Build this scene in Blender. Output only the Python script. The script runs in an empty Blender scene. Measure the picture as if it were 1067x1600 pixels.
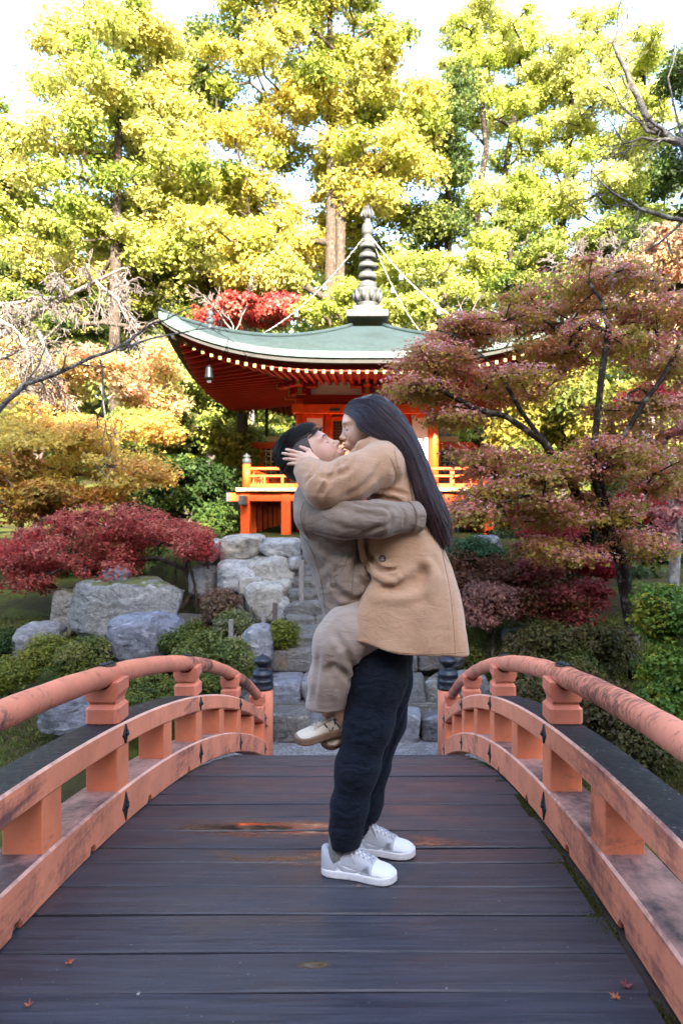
import bpy, math, random
import numpy as np
from mathutils import Vector, Matrix
S = bpy.context.scene
COL = S.collection
rnd = random.Random(7)
R = math.radians
# ------------------------------------------------------------------ camera, sky, sun, exposure
cam = bpy.data.cameras.new("camera"); camo = bpy.data.objects.new("camera", cam); COL.objects.link(camo)
camo.location = (0.157, 0.0, 1.30); camo.rotation_euler = (R(90), 0, 0)
cam.sensor_fit = 'VERTICAL'; cam.sensor_height = 36; cam.sensor_width = 24; cam.lens = 24.0
cam.shift_x = -43.5/1600; cam.clip_start = 0.05; cam.clip_end = 600
cam.dof.use_dof = True; cam.dof.focus_distance = 2.65; cam.dof.aperture_fstop = 5.6
S.camera = camo
SUN_EL, SUN_AZ = 27.5, 11.0          # azimuth: degrees to the right of straight behind the camera
W = bpy.data.worlds.new("World"); S.world = W; W.use_nodes = True
nt = W.node_tree; sky = nt.nodes.new('ShaderNodeTexSky'); sky.sky_type = 'NISHITA'; sky.sun_disc = False
sky.sun_elevation = R(SUN_EL); sky.sun_rotation = R(180-SUN_AZ); sky.dust_density = 2.0; sky.air_density = 1.0
bg = nt.nodes['Background']; bg.inputs['Strength'].default_value = 0.15
nt.links.new(sky.outputs[0], bg.inputs[0])
sl = bpy.data.lights.new("sun", 'SUN'); sl.energy = 4.8; sl.angle = R(0.55); sl.color = (1.0, 0.90, 0.74)
so = bpy.data.objects.new("sun", sl); COL.objects.link(so)
sd = Vector((math.sin(R(SUN_AZ))*math.cos(R(SUN_EL)), -math.cos(R(SUN_AZ))*math.cos(R(SUN_EL)), math.sin(R(SUN_EL))))
so.rotation_euler = (-sd).to_track_quat('-Z', 'Y').to_euler(); so.location = sd*60
S.view_settings.view_transform = 'Standard'; S.view_settings.look = 'None'
S.view_settings.gamma = 1; S.view_settings.use_curve_mapping = False
S.view_settings.exposure = 2.88
S.render.engine = 'CYCLES'

# ------------------------------------------------------------------ helpers
F = 1067.0
def P(px, py, D):                    # a point of the place seen in direction (px, py) at distance D along the bridge
    return Vector((0.157+(px-577.0)*D/F, D, 1.30-(py-800.0)*D/F))

def setp(o, label=None, cat=None, group=None, kind=None):
    if label: o['label'] = label
    if cat: o['category'] = cat
    if group: o['group'] = group
    if kind: o['kind'] = kind
    return o
def empty(name, loc=(0,0,0), label=None, cat=None, group=None, rz=0):
    o = bpy.data.objects.new(name, None); COL.objects.link(o); o.location = loc; o.rotation_euler.z = rz
    o.empty_display_size = 0.1
    return setp(o, label, cat, group)
def link(name, me, parent=None, loc=None, mats=None):
    o = bpy.data.objects.new(name, me); COL.objects.link(o)
    if parent is not None: o.parent = parent
    if loc is not None: o.location = loc
    return o
def mesh_np(name, V, Fc, mats=(), smooth=False, fmat=None, col=None):
    """V (n,3); Fc list of lists or (m,k) array; col (m,3) face colours"""
    me = bpy.data.meshes.new(name)
    V = np.asarray(V, dtype=np.float32)
    if isinstance(Fc, np.ndarray):
        m, k = Fc.shape
        me.vertices.add(len(V)); me.vertices.foreach_set('co', V.ravel())
        me.loops.add(m*k); me.loops.foreach_set('vertex_index', Fc.astype(np.int32).ravel())
        me.polygons.add(m); me.polygons.foreach_set('loop_start', np.arange(0, m*k, k, dtype=np.int32))
        me.polygons.foreach_set('loop_total', np.full(m, k, dtype=np.int32))
        me.update(calc_edges=True)
        nf = m
    else:
        me.from_pydata([tuple(v) for v in V], [], Fc); k = None; nf = len(Fc)
    for mt in mats: me.materials.append(mt)
    if smooth: me.polygons.foreach_set('use_smooth', np.ones(nf, dtype=bool))
    if fmat is not None: me.polygons.foreach_set('material_index', np.asarray(fmat, dtype=np.int32))
    if col is not None:
        a = me.attributes.new('tint', 'FLOAT_COLOR', 'FACE')
        c4 = np.ones((nf, 4), dtype=np.float32); c4[:, :3] = col
        a.data.foreach_set('color', c4.ravel())
    me.update(); 
    return me
class MB:
    """mesh collector"""
    def __init__(s): s.V = []; s.F = []; s.M = []; s.S = []
    def add(s, V, Fc, m=0, smooth=False):
        b = len(s.V); s.V += [tuple(v) for v in V]
        for f in Fc: s.F.append([i+b for i in f]); s.M.append(m); s.S.append(smooth)
        return s
    def box(s, c, h, m=0, rz=0.0, bev=0.0, taper=1.0, M=None, top=None):
        """centre c, half sizes h, bevelled edges"""
        hx, hy, hz = h
        b = min(bev, hx*.9, hy*.9, hz*.9)
        pts = []
        if b <= 0:
            for z in (-1, 1):
                t = taper if z > 0 else 1
                for x, y in ((-1,-1),(1,-1),(1,1),(-1,1)): pts.append((x*hx*t, y*hy*t, z*hz))
            fc = [[3,2,1,0],[4,5,6,7],[0,1,5,4],[1,2,6,5],[2,3,7,6],[3,0,4,7]]
        else:
            rings = []
            for (z, i) in ((-hz, b), (-hz+b, 0), (hz-b, 0), (hz, b)):
                t = 1+(taper-1)*((z+hz)/(2*hz))
                X, Y = hx*t-i, hy*t-i; c2 = b if i == 0 else b*.35
                ring = [(-X+c2,-Y),(X-c2,-Y),(X,-Y+c2),(X,Y-c2),(X-c2,Y),(-X+c2,Y),(-X,Y-c2),(-X,-Y+c2)]
                rings.append([(x, y, z) for x, y in ring])
            for r_ in rings: pts += r_
            fc = [[7,6,5,4,3,2,1,0], [24+k for k in range(8)]]
            for a in range(3):
                for k in range(8):
                    k2 = (k+1) % 8; fc.append([a*8+k, a*8+k2, (a+1)*8+k2, (a+1)*8+k])
        ca, sa = math.cos(rz), math.sin(rz); out = []
        for x, y, z in pts:
            v = Vector((x*ca-y*sa, x*sa+y*ca, z))
            if M is not None: v = M @ v
            out.append((v.x+c[0], v.y+c[1], v.z+c[2]))
        b0 = len(s.V); s.add(out, fc, m)
        if top is not None:
            # upward facing faces get material 'top'
            if b <= 0: s.M[-5] = top
            else:
                n = len(fc); s.M[len(s.M)-n+1] = top
        return s
    def tube(s, pts, rad, n=8, m=0, cap=True, smooth=True, jit=0.0):
        pts = [Vector(p) for p in pts]; N = len(pts)
        if not hasattr(rad, '__len__'): rad = [rad]*N
        V = []; up = None
        for i in range(N):
            d = (pts[min(i+1, N-1)]-pts[max(i-1, 0)])
            if d.length < 1e-9: d = Vector((0,0,1))
            d.normalize()
            if up is None: up = Vector((0,0,1)) if abs(d.z) < .9 else Vector((1,0,0))
            a = d.cross(up); 
            if a.length < 1e-6: a = d.cross(Vector((0,1,0)))
            a.normalize(); bb = a.cross(d); up = bb
            for k in range(n):
                t = 2*math.pi*k/n; rr = rad[i]*(1+(rnd.uniform(-jit, jit) if jit else 0))
                V.append(pts[i]+a*math.cos(t)*rr+bb*math.sin(t)*rr)
        Fc = []
        for i in range(N-1):
            for k in range(n):
                k2 = (k+1) % n; Fc.append([i*n+k, i*n+k2, (i+1)*n+k2, (i+1)*n+k])
        s.add(V, Fc, m, smooth)
        if cap:
            b = len(s.V)-len(V)
            s.F.append([b+k for k in range(n)][::-1]); s.M.append(m); s.S.append(False)
            s.F.append([b+(N-1)*n+k for k in range(n)]); s.M.append(m); s.S.append(False)
        return s
    def lathe(s, prof, n=24, c=(0,0,0), m=0, smooth=True, fn=None):
        """prof [(r,z)...] bottom to top"""
        V = []
        for i, (r, z) in enumerate(prof):
            for k in range(n):
                t = 2*math.pi*k/n; rr = r*(fn(t, i) if fn else 1)
                V.append((c[0]+rr*math.cos(t), c[1]+rr*math.sin(t), c[2]+z))
        Fc = []
        for i in range(len(prof)-1):
            for k in range(n):
                k2 = (k+1) % n; Fc.append([i*n+k, i*n+k2, (i+1)*n+k2, (i+1)*n+k])
        s.add(V, Fc, m, smooth); b = len(s.V)-len(V)
        s.F.append([b+k for k in range(n)][::-1]); s.M.append(m); s.S.append(False)
        s.F.append([b+(len(prof)-1)*n+k for k in range(n)]); s.M.append(m); s.S.append(False)
        return s
    def sweep(s, path, sec, m=0, mtop=None, smooth=False, scale=None):
        """closed section [(a,b)...] (a = across, b = up) along a path of (pos, across, up) frames"""
        n = len(sec); V = []
        for i, (p, ax, up) in enumerate(path):
            for (a, b) in (sec if scale is None else scale(i, sec)):
                V.append(Vector(p)+Vector(ax)*a+Vector(up)*b)
        b0 = len(s.V); Fc = []; ms = []
        for i in range(len(path)-1):
            for k in range(n):
                k2 = (k+1) % n; Fc.append([i*n+k, (i+1)*n+k, (i+1)*n+k2, i*n+k2])
                ms.append(mtop[k] if mtop else m)
        s.V += [tuple(v) for v in V]
        for f, mm in zip(Fc, ms): s.F.append([i+b0 for i in f]); s.M.append(mm); s.S.append(smooth)
        s.F.append([b0+k for k in range(n)]); s.M.append(m); s.S.append(False)
        s.F.append([b0+(len(path)-1)*n+k for k in range(n)][::-1]); s.M.append(m); s.S.append(False)
        return s
    def mesh(s, name, mats):
        me = bpy.data.meshes.new(name); me.from_pydata(s.V, [], s.F)
        for mt in (mats if isinstance(mats, (list, tuple)) else [mats]): me.materials.append(mt)
        me.polygons.foreach_set('material_index', s.M); me.polygons.foreach_set('use_smooth', s.S)
        me.update(); return me
    def build(s, name, mats, parent=None, loc=None):
        return link(name, s.mesh(name, mats), parent, loc)

def fix_normals(me):
    import bmesh
    b = bmesh.new(); b.from_mesh(me); bmesh.ops.recalc_face_normals(b, faces=b.faces); b.to_mesh(me); b.free()

def sinoise(Pt, seed, scale=1.0, octv=4, rough=.5):
    """cheap smooth pseudo noise, about -1..1, Pt (n,3)"""
    rs = np.random.RandomState(seed); out = np.zeros(len(Pt)); amp = 1.0; tot = 0
    Q = np.asarray(Pt, dtype=np.float64)*scale
    for o in range(octv):
        acc = np.zeros(len(Pt))
        W_ = Q
        for j in range(3):
            d = rs.normal(size=3); d /= np.linalg.norm(d)
            d2 = rs.normal(size=3); d2 /= np.linalg.norm(d2)
            acc += np.sin(W_@d*2.3+rs.uniform(0, 6.3)+1.3*np.sin(W_@d2*1.7+rs.uniform(0, 6.3)))
        out += amp*acc/3; tot += amp; amp *= rough; Q = Q*2.03+rs.uniform(-5, 5, 3)
    return out/tot

# ------------------------------------------------------------------ materials
def mat(name):
    m = bpy.data.materials.new(name); m.use_nodes = True
    return m, m.node_tree, m.node_tree.nodes['Principled BSDF']
def N(nt, typ, **kw):
    n = nt.nodes.new(typ)
    for k, v in kw.items():
        if k in n.inputs: n.inputs[k].default_value = v
        else: setattr(n, k, v)
    return n
def ramp(nt, fac, stops):
    r = nt.nodes.new('ShaderNodeValToRGB'); cr = r.color_ramp
    while len(cr.elements) < len(stops): cr.elements.new(.5)
    for e, (p, c) in zip(cr.elements, stops):
        e.position = p; e.color = (c[0], c[1], c[2], 1) if hasattr(c, '__len__') else (c, c, c, 1)
    nt.links.new(fac, r.inputs[0]); return r.outputs[0]
def coords(nt, scale=(1,1,1), kind='Object', rot=(0,0,0)):
    tc = nt.nodes.new('ShaderNodeTexCoord'); mp = nt.nodes.new('ShaderNodeMapping')
    mp.inputs['Scale'].default_value = scale; mp.inputs['Rotation'].default_value = rot
    nt.links.new(tc.outputs[kind], mp.inputs[0]); return mp.outputs[0]
def wcoords(nt, scale=(1,1,1)):
    g = nt.nodes.new('ShaderNodeNewGeometry'); mp = nt.nodes.new('ShaderNodeMapping')
    mp.inputs['Scale'].default_value = scale
    nt.links.new(g.outputs['Position'], mp.inputs[0]); return mp.outputs[0]
def noise(nt, vec, scale, detail=6, rough=.6, dist=0):
    n = N(nt, 'ShaderNodeTexNoise'); n.inputs['Scale'].default_value = scale; n.inputs['Detail'].default_value = detail
    n.inputs['Roughness'].default_value = rough; n.inputs['Distortion'].default_value = dist
    nt.links.new(vec, n.inputs['Vector']); return n.outputs[0]
def mix(nt, fac, a, b, mode='MIX'):
    m = nt.nodes.new('ShaderNodeMix'); m.data_type = 'RGBA'; m.blend_type = mode
    if hasattr(fac, 'links'): nt.links.new(fac, m.inputs[0])
    else: m.inputs[0].default_value = fac
    for v, i in ((a, 6), (b, 7)):
        if hasattr(v, 'links'): nt.links.new(v, m.inputs[i])
        else: m.inputs[i].default_value = (v[0], v[1], v[2], 1) if hasattr(v, '__len__') else (v, v, v, 1)
    return m.outputs[2]
def math_(nt, op, a, b=0.0, clamp=False):
    m = nt.nodes.new('ShaderNodeMath'); m.operation = op; m.use_clamp = clamp
    for v, i in ((a, 0), (b, 1)):
        if hasattr(v, 'links'): nt.links.new(v, m.inputs[i])
        else: m.inputs[i].default_value = v
    return m.outputs[0]
def bump(nt, bs, h, strength=.3, dist=.02):
    b = nt.nodes.new('ShaderNodeBump'); b.inputs['Strength'].default_value = strength; b.inputs['Distance'].default_value = dist
    nt.links.new(h, b.inputs['Height']); nt.links.new(b.outputs[0], bs.inputs['Normal']); return b
def setin(nt, bs, **kw):
    names = dict(col='Base Color', rough='Roughness', metal='Metallic', spec='Specular IOR Level', sheen='Sheen Weight', coat='Coat Weight', sss='Subsurface Weight')
    for k, v in kw.items():
        i = bs.inputs[names[k]]
        if hasattr(v, 'links'): nt.links.new(v, i)
        elif hasattr(v, '__len__'): i.default_value = (v[0], v[1], v[2], 1)
        else: i.default_value = v

def m_paint(name, base, dark, amount=.5, streak=(14,3,3), seed=0.0, fine=1.0, rough=.55, extra=None, patchy=1.0):
    m, nt, bs = mat(name)
    v = wcoords(nt, streak)
    n1 = noise(nt, v, 1.2*fine, 8, .68, .4)
    v2 = wcoords(nt, (1,1,1)); n2 = noise(nt, v2, 1.3, 4, .55)
    n3 = noise(nt, v2, 28, 5, .7)
    k = math_(nt, 'ADD', n1, math_(nt, 'MULTIPLY', math_(nt, 'SUBTRACT', n2, .5), patchy))
    k = math_(nt, 'ADD', k, math_(nt, 'MULTIPLY', math_(nt, 'SUBTRACT', n3, .5), .35+.25*(patchy > 1)))
    fac = ramp(nt, k, [(.66-amount*.32, 0), (.86-amount*.25, .9)])
    fade = ramp(nt, noise(nt, v2, 5, 5, .6), [(.35, [c*.86 for c in base]), (.65, [min(1, c*1.1) for c in base])])
    c = mix(nt, fac, fade, dark)
    if extra is not None:
        f2 = ramp(nt, noise(nt, v2, 60, 4, .7, .5), [(.60, 0), (.68, 1)]); f3 = ramp(nt, noise(nt, v2, 4, 4, .6), [(.45, 0), (.6, 1)]); c = mix(nt, math_(nt, 'MULTIPLY', f2, f3), c, extra)
    setin(nt, bs, col=c, rough=ramp(nt, n3, [(.3, rough-.08), (.7, rough+.2)]), spec=.35)
    bump(nt, bs, math_(nt, 'ADD', n3, math_(nt, 'MULTIPLY', fac, -.6)), .25, .004)
    return m
SALMON = (.77, .255, .14)
M_beam = m_paint('salmon_painted_beam', SALMON, (.115,.05,.05), .30, (1.4,1.2,9), rough=.5)
M_strut = m_paint('salmon_painted_strut', (.76,.22,.105), (.2,.07,.05), .08, (2,2,6), rough=.5)
M_block = m_paint('salmon_weathered_block', (.66,.20,.12), (.09,.045,.045), .26, (3,3,3), rough=.5)
M_hand = m_paint('salmon_worn_handrail', (.66,.215,.13), (.10,.05,.045), .22, (4,8,9), fine=2.6, rough=.45, patchy=2.2)
M_hand2 = m_paint('salmon_worn_handrail_right', (.72,.25,.155), (.13,.05,.04), .56, (5,16,12), fine=2.6, rough=.45, patchy=1.1)
M_edge = m_paint('worn_pale_edge', (.80,.44,.33), (.25,.10,.08), .45, (5,2,5), rough=.5)
M_curbtop = m_paint('weathered_curb_top', (.46,.235,.185), (.055,.04,.042), .74, (4,1.5,4), rough=.4)
M_railtop = m_paint('black_worn_rail_top', (.014,.013,.016), (.008,.008,.010), .4, (5,1.6,5), rough=.52, extra=(.38,.36,.38))
def m_plank():
    m, nt, bs = mat('wet_dark_plank')
    oi = nt.nodes.new('ShaderNodeObjectInfo')
    g = nt.nodes.new('ShaderNodeNewGeometry')
    mp = nt.nodes.new('ShaderNodeMapping'); mp.inputs['Scale'].default_value = (1.3, 26, 26)
    ad = nt.nodes.new('ShaderNodeVectorMath'); ad.operation = 'ADD'
    cx = nt.nodes.new('ShaderNodeCombineXYZ'); nt.links.new(math_(nt, 'MULTIPLY', oi.outputs['Random'], 37.0), cx.inputs[0])
    nt.links.new(g.outputs['Position'], ad.inputs[0]); nt.links.new(cx.outputs[0], ad.inputs[1]); nt.links.new(ad.outputs[0], mp.inputs[0])
    grain = noise(nt, mp.outputs[0], 1.6, 9, .72, .6)
    wv = wcoords(nt, (1,1,1)); blot = noise(nt, wv, 1.7, 5, .6, .3); fine = noise(nt, wv, 70, 4, .7)
    base = ramp(nt, oi.outputs['Random'], [(0, (.013,.015,.027)), (.5, (.019,.020,.031)), (1, (.031,.027,.034))])
    c = mix(nt, ramp(nt, grain, [(.38, 0), (.72, .8)]), base, (.068,.066,.084)); c = mix(nt, ramp(nt, noise(nt, wcoords(nt, (2.5, 60, 60)), 2.0, 4, .6), [(.34, .38), (.45, 0)]), c, (.010,.010,.013))
    c = mix(nt, ramp(nt, blot, [(.60, 0), (.78, .35)]), c, (.05,.040,.038))
    specks = ramp(nt, noise(nt, wv, 130, 2, .5), [(.735, 0), (.765, 1)]); c = mix(nt, math_(nt, 'MULTIPLY', specks, .6), c, (.30,.29,.28))
    # wet film where rain water stands: centred on two patches of the deck
    sep = nt.nodes.new('ShaderNodeSeparateXYZ'); nt.links.new(g.outputs['Position'], sep.inputs[0])
    def patch(cx_, cy_, rx, ry):
        a = math_(nt, 'POWER', math_(nt, 'DIVIDE', math_(nt, 'ABSOLUTE', math_(nt, 'SUBTRACT', sep.outputs[0], cx_)), rx), 2.0)
        b = math_(nt, 'POWER', math_(nt, 'DIVIDE', math_(nt, 'ABSOLUTE', math_(nt, 'SUBTRACT', sep.outputs[1], cy_)), ry), 2.0)
        return math_(nt, 'SUBTRACT', 1.0, math_(nt, 'ADD', a, b))
    w = math_(nt, 'MAXIMUM', patch(-.30, 3.04, .46, .12), math_(nt, 'MULTIPLY', patch(.36, 2.88, .22, .08), .6))
    w = math_(nt, 'MAXIMUM', w, math_(nt, 'MULTIPLY', patch(-.02, 2.72, .55, .10), .55))
    w = math_(nt, 'MAXIMUM', w, patch(.0, 1.98, .055, .022))
    w = math_(nt, 'ADD', w, math_(nt, 'MULTIPLY', math_(nt, 'SUBTRACT', noise(nt, wcoords(nt, (2.2, 8, 3)), 2.0, 6, .65, .5), .5), 2.2))
    wet = ramp(nt, w, [(.10, 0), (.85, 1)])
    film = ramp(nt, noise(nt, wcoords(nt, (1.2, 3, 1)), 1.4, 4, .6), [(.42, .46), (.66, .27)])
    rg = mix(nt, wet, math_(nt, 'ADD', film, math_(nt, 'MULTIPLY', grain, .26)), .07)
    c = mix(nt, math_(nt, 'MULTIPLY', wet, .7), c, (.035,.02,.014))
    setin(nt, bs, col=c, rough=rg, spec=.5)
    h = math_(nt, 'ADD', grain, math_(nt, 'MULTIPLY', fine, .3))
    h = math_(nt, 'MULTIPLY', h, math_(nt, 'SUBTRACT', 1.0, math_(nt, 'MULTIPLY', wet, .93)))
    bump(nt, bs, h, .5, .004)
    return m
M_plank = m_plank()
def m_simple(name, col, rough=.6, metal=0, var=.25, scale=8, b=.15, bd=.01, spec=.5, stretch=(1,1,1), sheen=0):
    m, nt, bs = mat(name); v = wcoords(nt, stretch)
    n = noise(nt, v, scale, 6, .62)
    c = ramp(nt, n, [(.3, [x*(1-var) for x in col]), (.7, [min(1, x*(1+var)) for x in col])])
    setin(nt, bs, col=c, rough=rough, metal=metal, spec=spec, sheen=sheen)
    if b: bump(nt, bs, n, b, bd)
    return m
M_iron = m_simple('black_iron', (.016,.018,.024), .42, .35, .3, 40, .3, .003)
M_cap = m_simple('dark_blue_black_cap', (.014,.018,.03), .38, .3, .3, 14, .4, .006)
def m_stone(name, base, light, dark, moss=.0, scale=2.2):
    m, nt, bs = mat(name)
    oi = nt.nodes.new('ShaderNodeObjectInfo')
    tc = nt.nodes.new('ShaderNodeNewGeometry')
    ad = nt.nodes.new('ShaderNodeVectorMath'); ad.operation = 'ADD'
    cx = nt.nodes.new('ShaderNodeCombineXYZ'); nt.links.new(math_(nt, 'MULTIPLY', oi.outputs['Random'], 21.0), cx.inputs[2])
    nt.links.new(tc.outputs['Position'], ad.inputs[0]); nt.links.new(cx.outputs[0], ad.inputs[1])
    mp = nt.nodes.new('ShaderNodeMapping'); mp.inputs['Rotation'].default_value = (.4,.7,.3); mp.inputs['Scale'].default_value = (1,1,2.4)
    nt.links.new(ad.outputs[0], mp.inputs[0])
    a = noise(nt, mp.outputs[0], scale, 9, .68, 1.4)
    b_ = noise(nt, ad.outputs[0], scale*6, 8, .7)
    c = ramp(nt, a, [(.30, dark), (.45, base), (.56, base), (.68, light)])
    c = mix(nt, ramp(nt, b_, [(.38, .55), (.55, 0)]), c, dark)
    tone = ramp(nt, oi.outputs['Random'], [(0, (.82,.84,.92)), (.5, (1,1,1)), (1, (1.0,.95,.86))])
    c = mix(nt, 1.0, c, tone, 'MULTIPLY')
    rusty = ramp(nt, noise(nt, ad.outputs[0], 1.6, 5, .6), [(.6, 0), (.72, .55)]); c = mix(nt, rusty, c, (.22,.13,.04))
    if moss > 0:
        sepn = nt.nodes.new('ShaderNodeSeparateXYZ'); nt.links.new(tc.outputs['Normal'], sepn.inputs[0])
        f = math_(nt, 'ADD', math_(nt, 'MULTIPLY', sepn.outputs[2], .5), noise(nt, ad.outputs[0], 3, 6, .65))
        c = mix(nt, ramp(nt, f, [(1.02-moss, 0), (1.12-moss, .9)]), c, (.085,.10,.02))
    setin(nt, bs, col=c, rough=.75, spec=.3)
    bump(nt, bs, math_(nt, 'ADD', a, math_(nt, 'MULTIPLY', b_, .5)), .9, .05)
    return m
M_stone = m_stone('blue_grey_rock', (.22,.225,.25), (.50,.50,.52), (.055,.055,.062), .0)
M_stonew = m_stone('pale_grey_wall_rock', (.35,.35,.34), (.64,.63,.58), (.075,.072,.07), .0, 1.9)
M_stonem = m_stone('mossy_rock', (.24,.24,.235), (.48,.47,.45), (.06,.058,.055), .09, 2.6)
M_step = m_stone('step_stone', (.15,.145,.14), (.36,.35,.34), (.04,.038,.038), .0, 3.2)
def m_ground():
    m, nt, bs = mat('mossy_earth'); v = wcoords(nt)
    a = noise(nt, v, .8, 6, .6); b_ = noise(nt, v, 9, 7, .7)
    c = ramp(nt, a, [(.35, (.045,.03,.018)), (.47, (.06,.055,.018)), (.6, (.10,.12,.02)), (.72, (.12,.10,.05))])
    c = mix(nt, ramp(nt, b_, [(.4, .6), (.6, 0)]), c, (.03,.028,.012))
    setin(nt, bs, col=c, rough=.95, spec=.1); bump(nt, bs, b_, .8, .05); return m
M_ground = m_ground()
def m_gravel():
    m, nt, bs = mat('grey_gravel'); v = wcoords(nt)
    vo = nt.nodes.new('ShaderNodeTexVoronoi'); vo.inputs['Scale'].default_value = 55; nt.links.new(v, vo.inputs[0])
    c = ramp(nt, vo.outputs['Color'], [(.2, (.12,.12,.125)), (.8, (.34,.335,.33))])
    c = mix(nt, ramp(nt, noise(nt, v, 3, 4, .6), [(.4, .5), (.6, 0)]), c, (.12,.11,.10))
    setin(nt, bs, col=c, rough=.85); bump(nt, bs, vo.outputs['Distance'], .8, .02); return m
M_gravel = m_gravel()
M_sand = m_simple('pale_earth_path', (.34,.28,.20), .9, 0, .25, 6, .3, .02)
def m_leaf(name='leaf', tl=.38):
    m, nt, bs = mat(name); a = nt.nodes.new('ShaderNodeAttribute'); a.attribute_name = 'tint'
    setin(nt, bs, col=a.outputs['Color'], rough=.55, spec=.3)
    tr = nt.nodes.new('ShaderNodeBsdfTranslucent'); nt.links.new(a.outputs['Color'], tr.inputs[0])
    ms = nt.nodes.new('ShaderNodeMixShader'); ms.inputs[0].default_value = tl
    out = nt.nodes['Material Output']
    nt.links.new(bs.outputs[0], ms.inputs[1]); nt.links.new(tr.outputs[0], ms.inputs[2]); nt.links.new(ms.outputs[0], out.inputs[0])
    return m
M_leaf = m_leaf(); M_leaft = m_leaf('thin_leaf', .52)
def m_bark(name, c1, c2, c3, sc=(5,5,1.2)):
    m, nt, bs = mat(name); v = wcoords(nt, sc)
    a = noise(nt, v, 4, 7, .7, .5); l = noise(nt, wcoords(nt), 7, 5, .65)
    c = ramp(nt, a, [(.35, c1), (.65, c2)]); c = mix(nt, ramp(nt, l, [(.52, 0), (.64, .9)]), c, c3)
    setin(nt, bs, col=c, rough=.9, spec=.15); bump(nt, bs, a, .8, .04); return m
M_bark = m_bark('brown_bark', (.03,.022,.018), (.11,.08,.06), (.12,.11,.09))
M_barkg = m_bark('grey_lichen_bark', (.06,.05,.045), (.22,.20,.18), (.36,.36,.33), (4,4,3))
M_barkd = m_bark('dark_maple_bark', (.014,.010,.007), (.042,.030,.022), (.17,.155,.125), (9,9,5))
M_barkp = m_bark('pale_bare_bark', (.12,.095,.085), (.24,.20,.18), (.32,.29,.27), (5,5,5))
# ------------------------------------------------------------------ terrain
def smooth(a, b, x):
    t = np.clip((x-a)/(b-a), 0, 1); return t*t*(3-2*t)
def height(x, y):
    x = np.asarray(x, dtype=np.float64); y = np.asarray(y, dtype=np.float64)
    fy = [-400, -90, -60, -42, -33, -13, -6.0, -4.2, -3.0, 5.3, 6.7, 7.5, 8.6, 10, 11, 13, 17, 27, 34, 45, 70, 110, 400]
    side = [10, 20, 26, 25, 21.0, -.6, -1.5, -1.5, -2.5, -2.5, -1.75, -1.62, -1.35, -.95, -.6, -.25, .1, .9, 3.0, 7.0, 13, 16, 10]  # steep ridge behind the camera is added to shade bridge and couple
    mid  = [10, 20, 26, 25, 21.0, -.6, -1.5, -1.5, -2.5, -2.5, -1.75, -1.5, -1.48, -.9, -.1, .68, .7, .9, 3.0, 7.0, 13, 16, 10]
    hs = np.interp(y, fy, side); hm = np.interp(y, fy, mid)
    w = 1-smooth(0.35, 1.0, np.maximum(np.abs(x-.1)-3.0, 0)/1.6)
    w2 = 1-smooth(1.3, 2.6, np.abs(x))
    w = np.where(y < 12.4, w2, w)
    h = hs*(1-w)+hm*w
    # beyond the bridge end the bank falls to the water on both sides of the garden far away
    n = np.sin(x*.9+y*.6)*.05+np.sin(x*2.1-y*1.3+1)*.03+np.sin(x*.31+2)*np.sin(y*.27)*.25*smooth(4, 12, np.abs(x))
    h = h+n*(1-w)*smooth(6.3, 7.5, y)
    h = h+np.where(y > 27, np.sin(x*.11+1)*np.sin(y*.09)*1.2*smooth(27, 40, y), 0)
    return h
def hz(x, y): return float(height(x, y))
xs = np.concatenate([np.linspace(-260, -30, 14)[:-1], np.linspace(-30, -8, 23)[:-1], np.linspace(-8, 8, 81)[:-1], np.linspace(8, 30, 23)[:-1], np.linspace(30, 260, 14)])
ys = np.concatenate([np.linspace(-260, -60, 9)[:-1], np.linspace(-60, -8, 27)[:-1], np.linspace(-8, 5, 14)[:-1], np.linspace(5, 14, 61)[:-1], np.linspace(14, 50, 37)[:-1], np.linspace(50, 300, 16)])
gx, gy = np.meshgrid(xs, ys); gz = height(gx, gy)
nx_, ny_ = len(xs), len(ys)
V = np.stack([gx.ravel(), gy.ravel(), gz.ravel()], 1)
ii, jj = np.meshgrid(np.arange(nx_-1), np.arange(ny_-1)); a = (jj*nx_+ii).ravel()
ground = link('ground', mesh_np('ground', V, np.stack([a, a+1, a+nx_+1, a+nx_], 1), [M_ground], True)); ground['kind'] = 'structure'
def m_water():
    m, nt, bs = mat('pond_water'); setin(nt, bs, col=(.012,.018,.012), rough=.06, spec=.5)
    bump(nt, bs, noise(nt, wcoords(nt), 3, 4, .5), .12, .02); return m
pond = MB(); pond.add([(-60,-4.0,-1.95),(60,-4.0,-1.95),(60,6.45,-1.95),(-60,6.45,-1.95)], [[0,1,2,3]])
o = pond.build('pond', m_water()); o['kind'] = 'structure'
# gravel landing at the foot of the steps, built a few mm above the ground
g = MB(); L = 12
xa = np.linspace(-1.7, 2.0, 13); ya = np.linspace(7.05, 8.45, 8)
for y in ya:
    for x in xa: g.V.append((x, y, max(hz(x, y), -1.485)+.012 if abs(x) < 1.6 else hz(x, y)+.012))
for j in range(len(ya)-1):
    for i in range(len(xa)-1):
        q = j*len(xa)+i; g.F.append([q, q+1, q+len(xa)+1, q+len(xa)]); g.M.append(0); g.S.append(True)
o = g.build('gravel_path', M_gravel); o['kind'] = 'structure'
g = MB(); xa = np.linspace(-4.2, -1.9, 9); ya = np.linspace(10.2, 12.0, 7)
for y in ya:
    for x in xa: g.V.append((x+.25*math.sin(y*2), y, hz(x+.25*math.sin(y*2), y)+.015))
for j in range(len(ya)-1):
    for i in range(len(xa)-1):
        q = j*len(xa)+i; g.F.append([q, q+1, q+len(xa)+1, q+len(xa)]); g.M.append(0); g.S.append(True)
o = g.build('sandy_path', M_sand); o['kind'] = 'structure'

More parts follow.
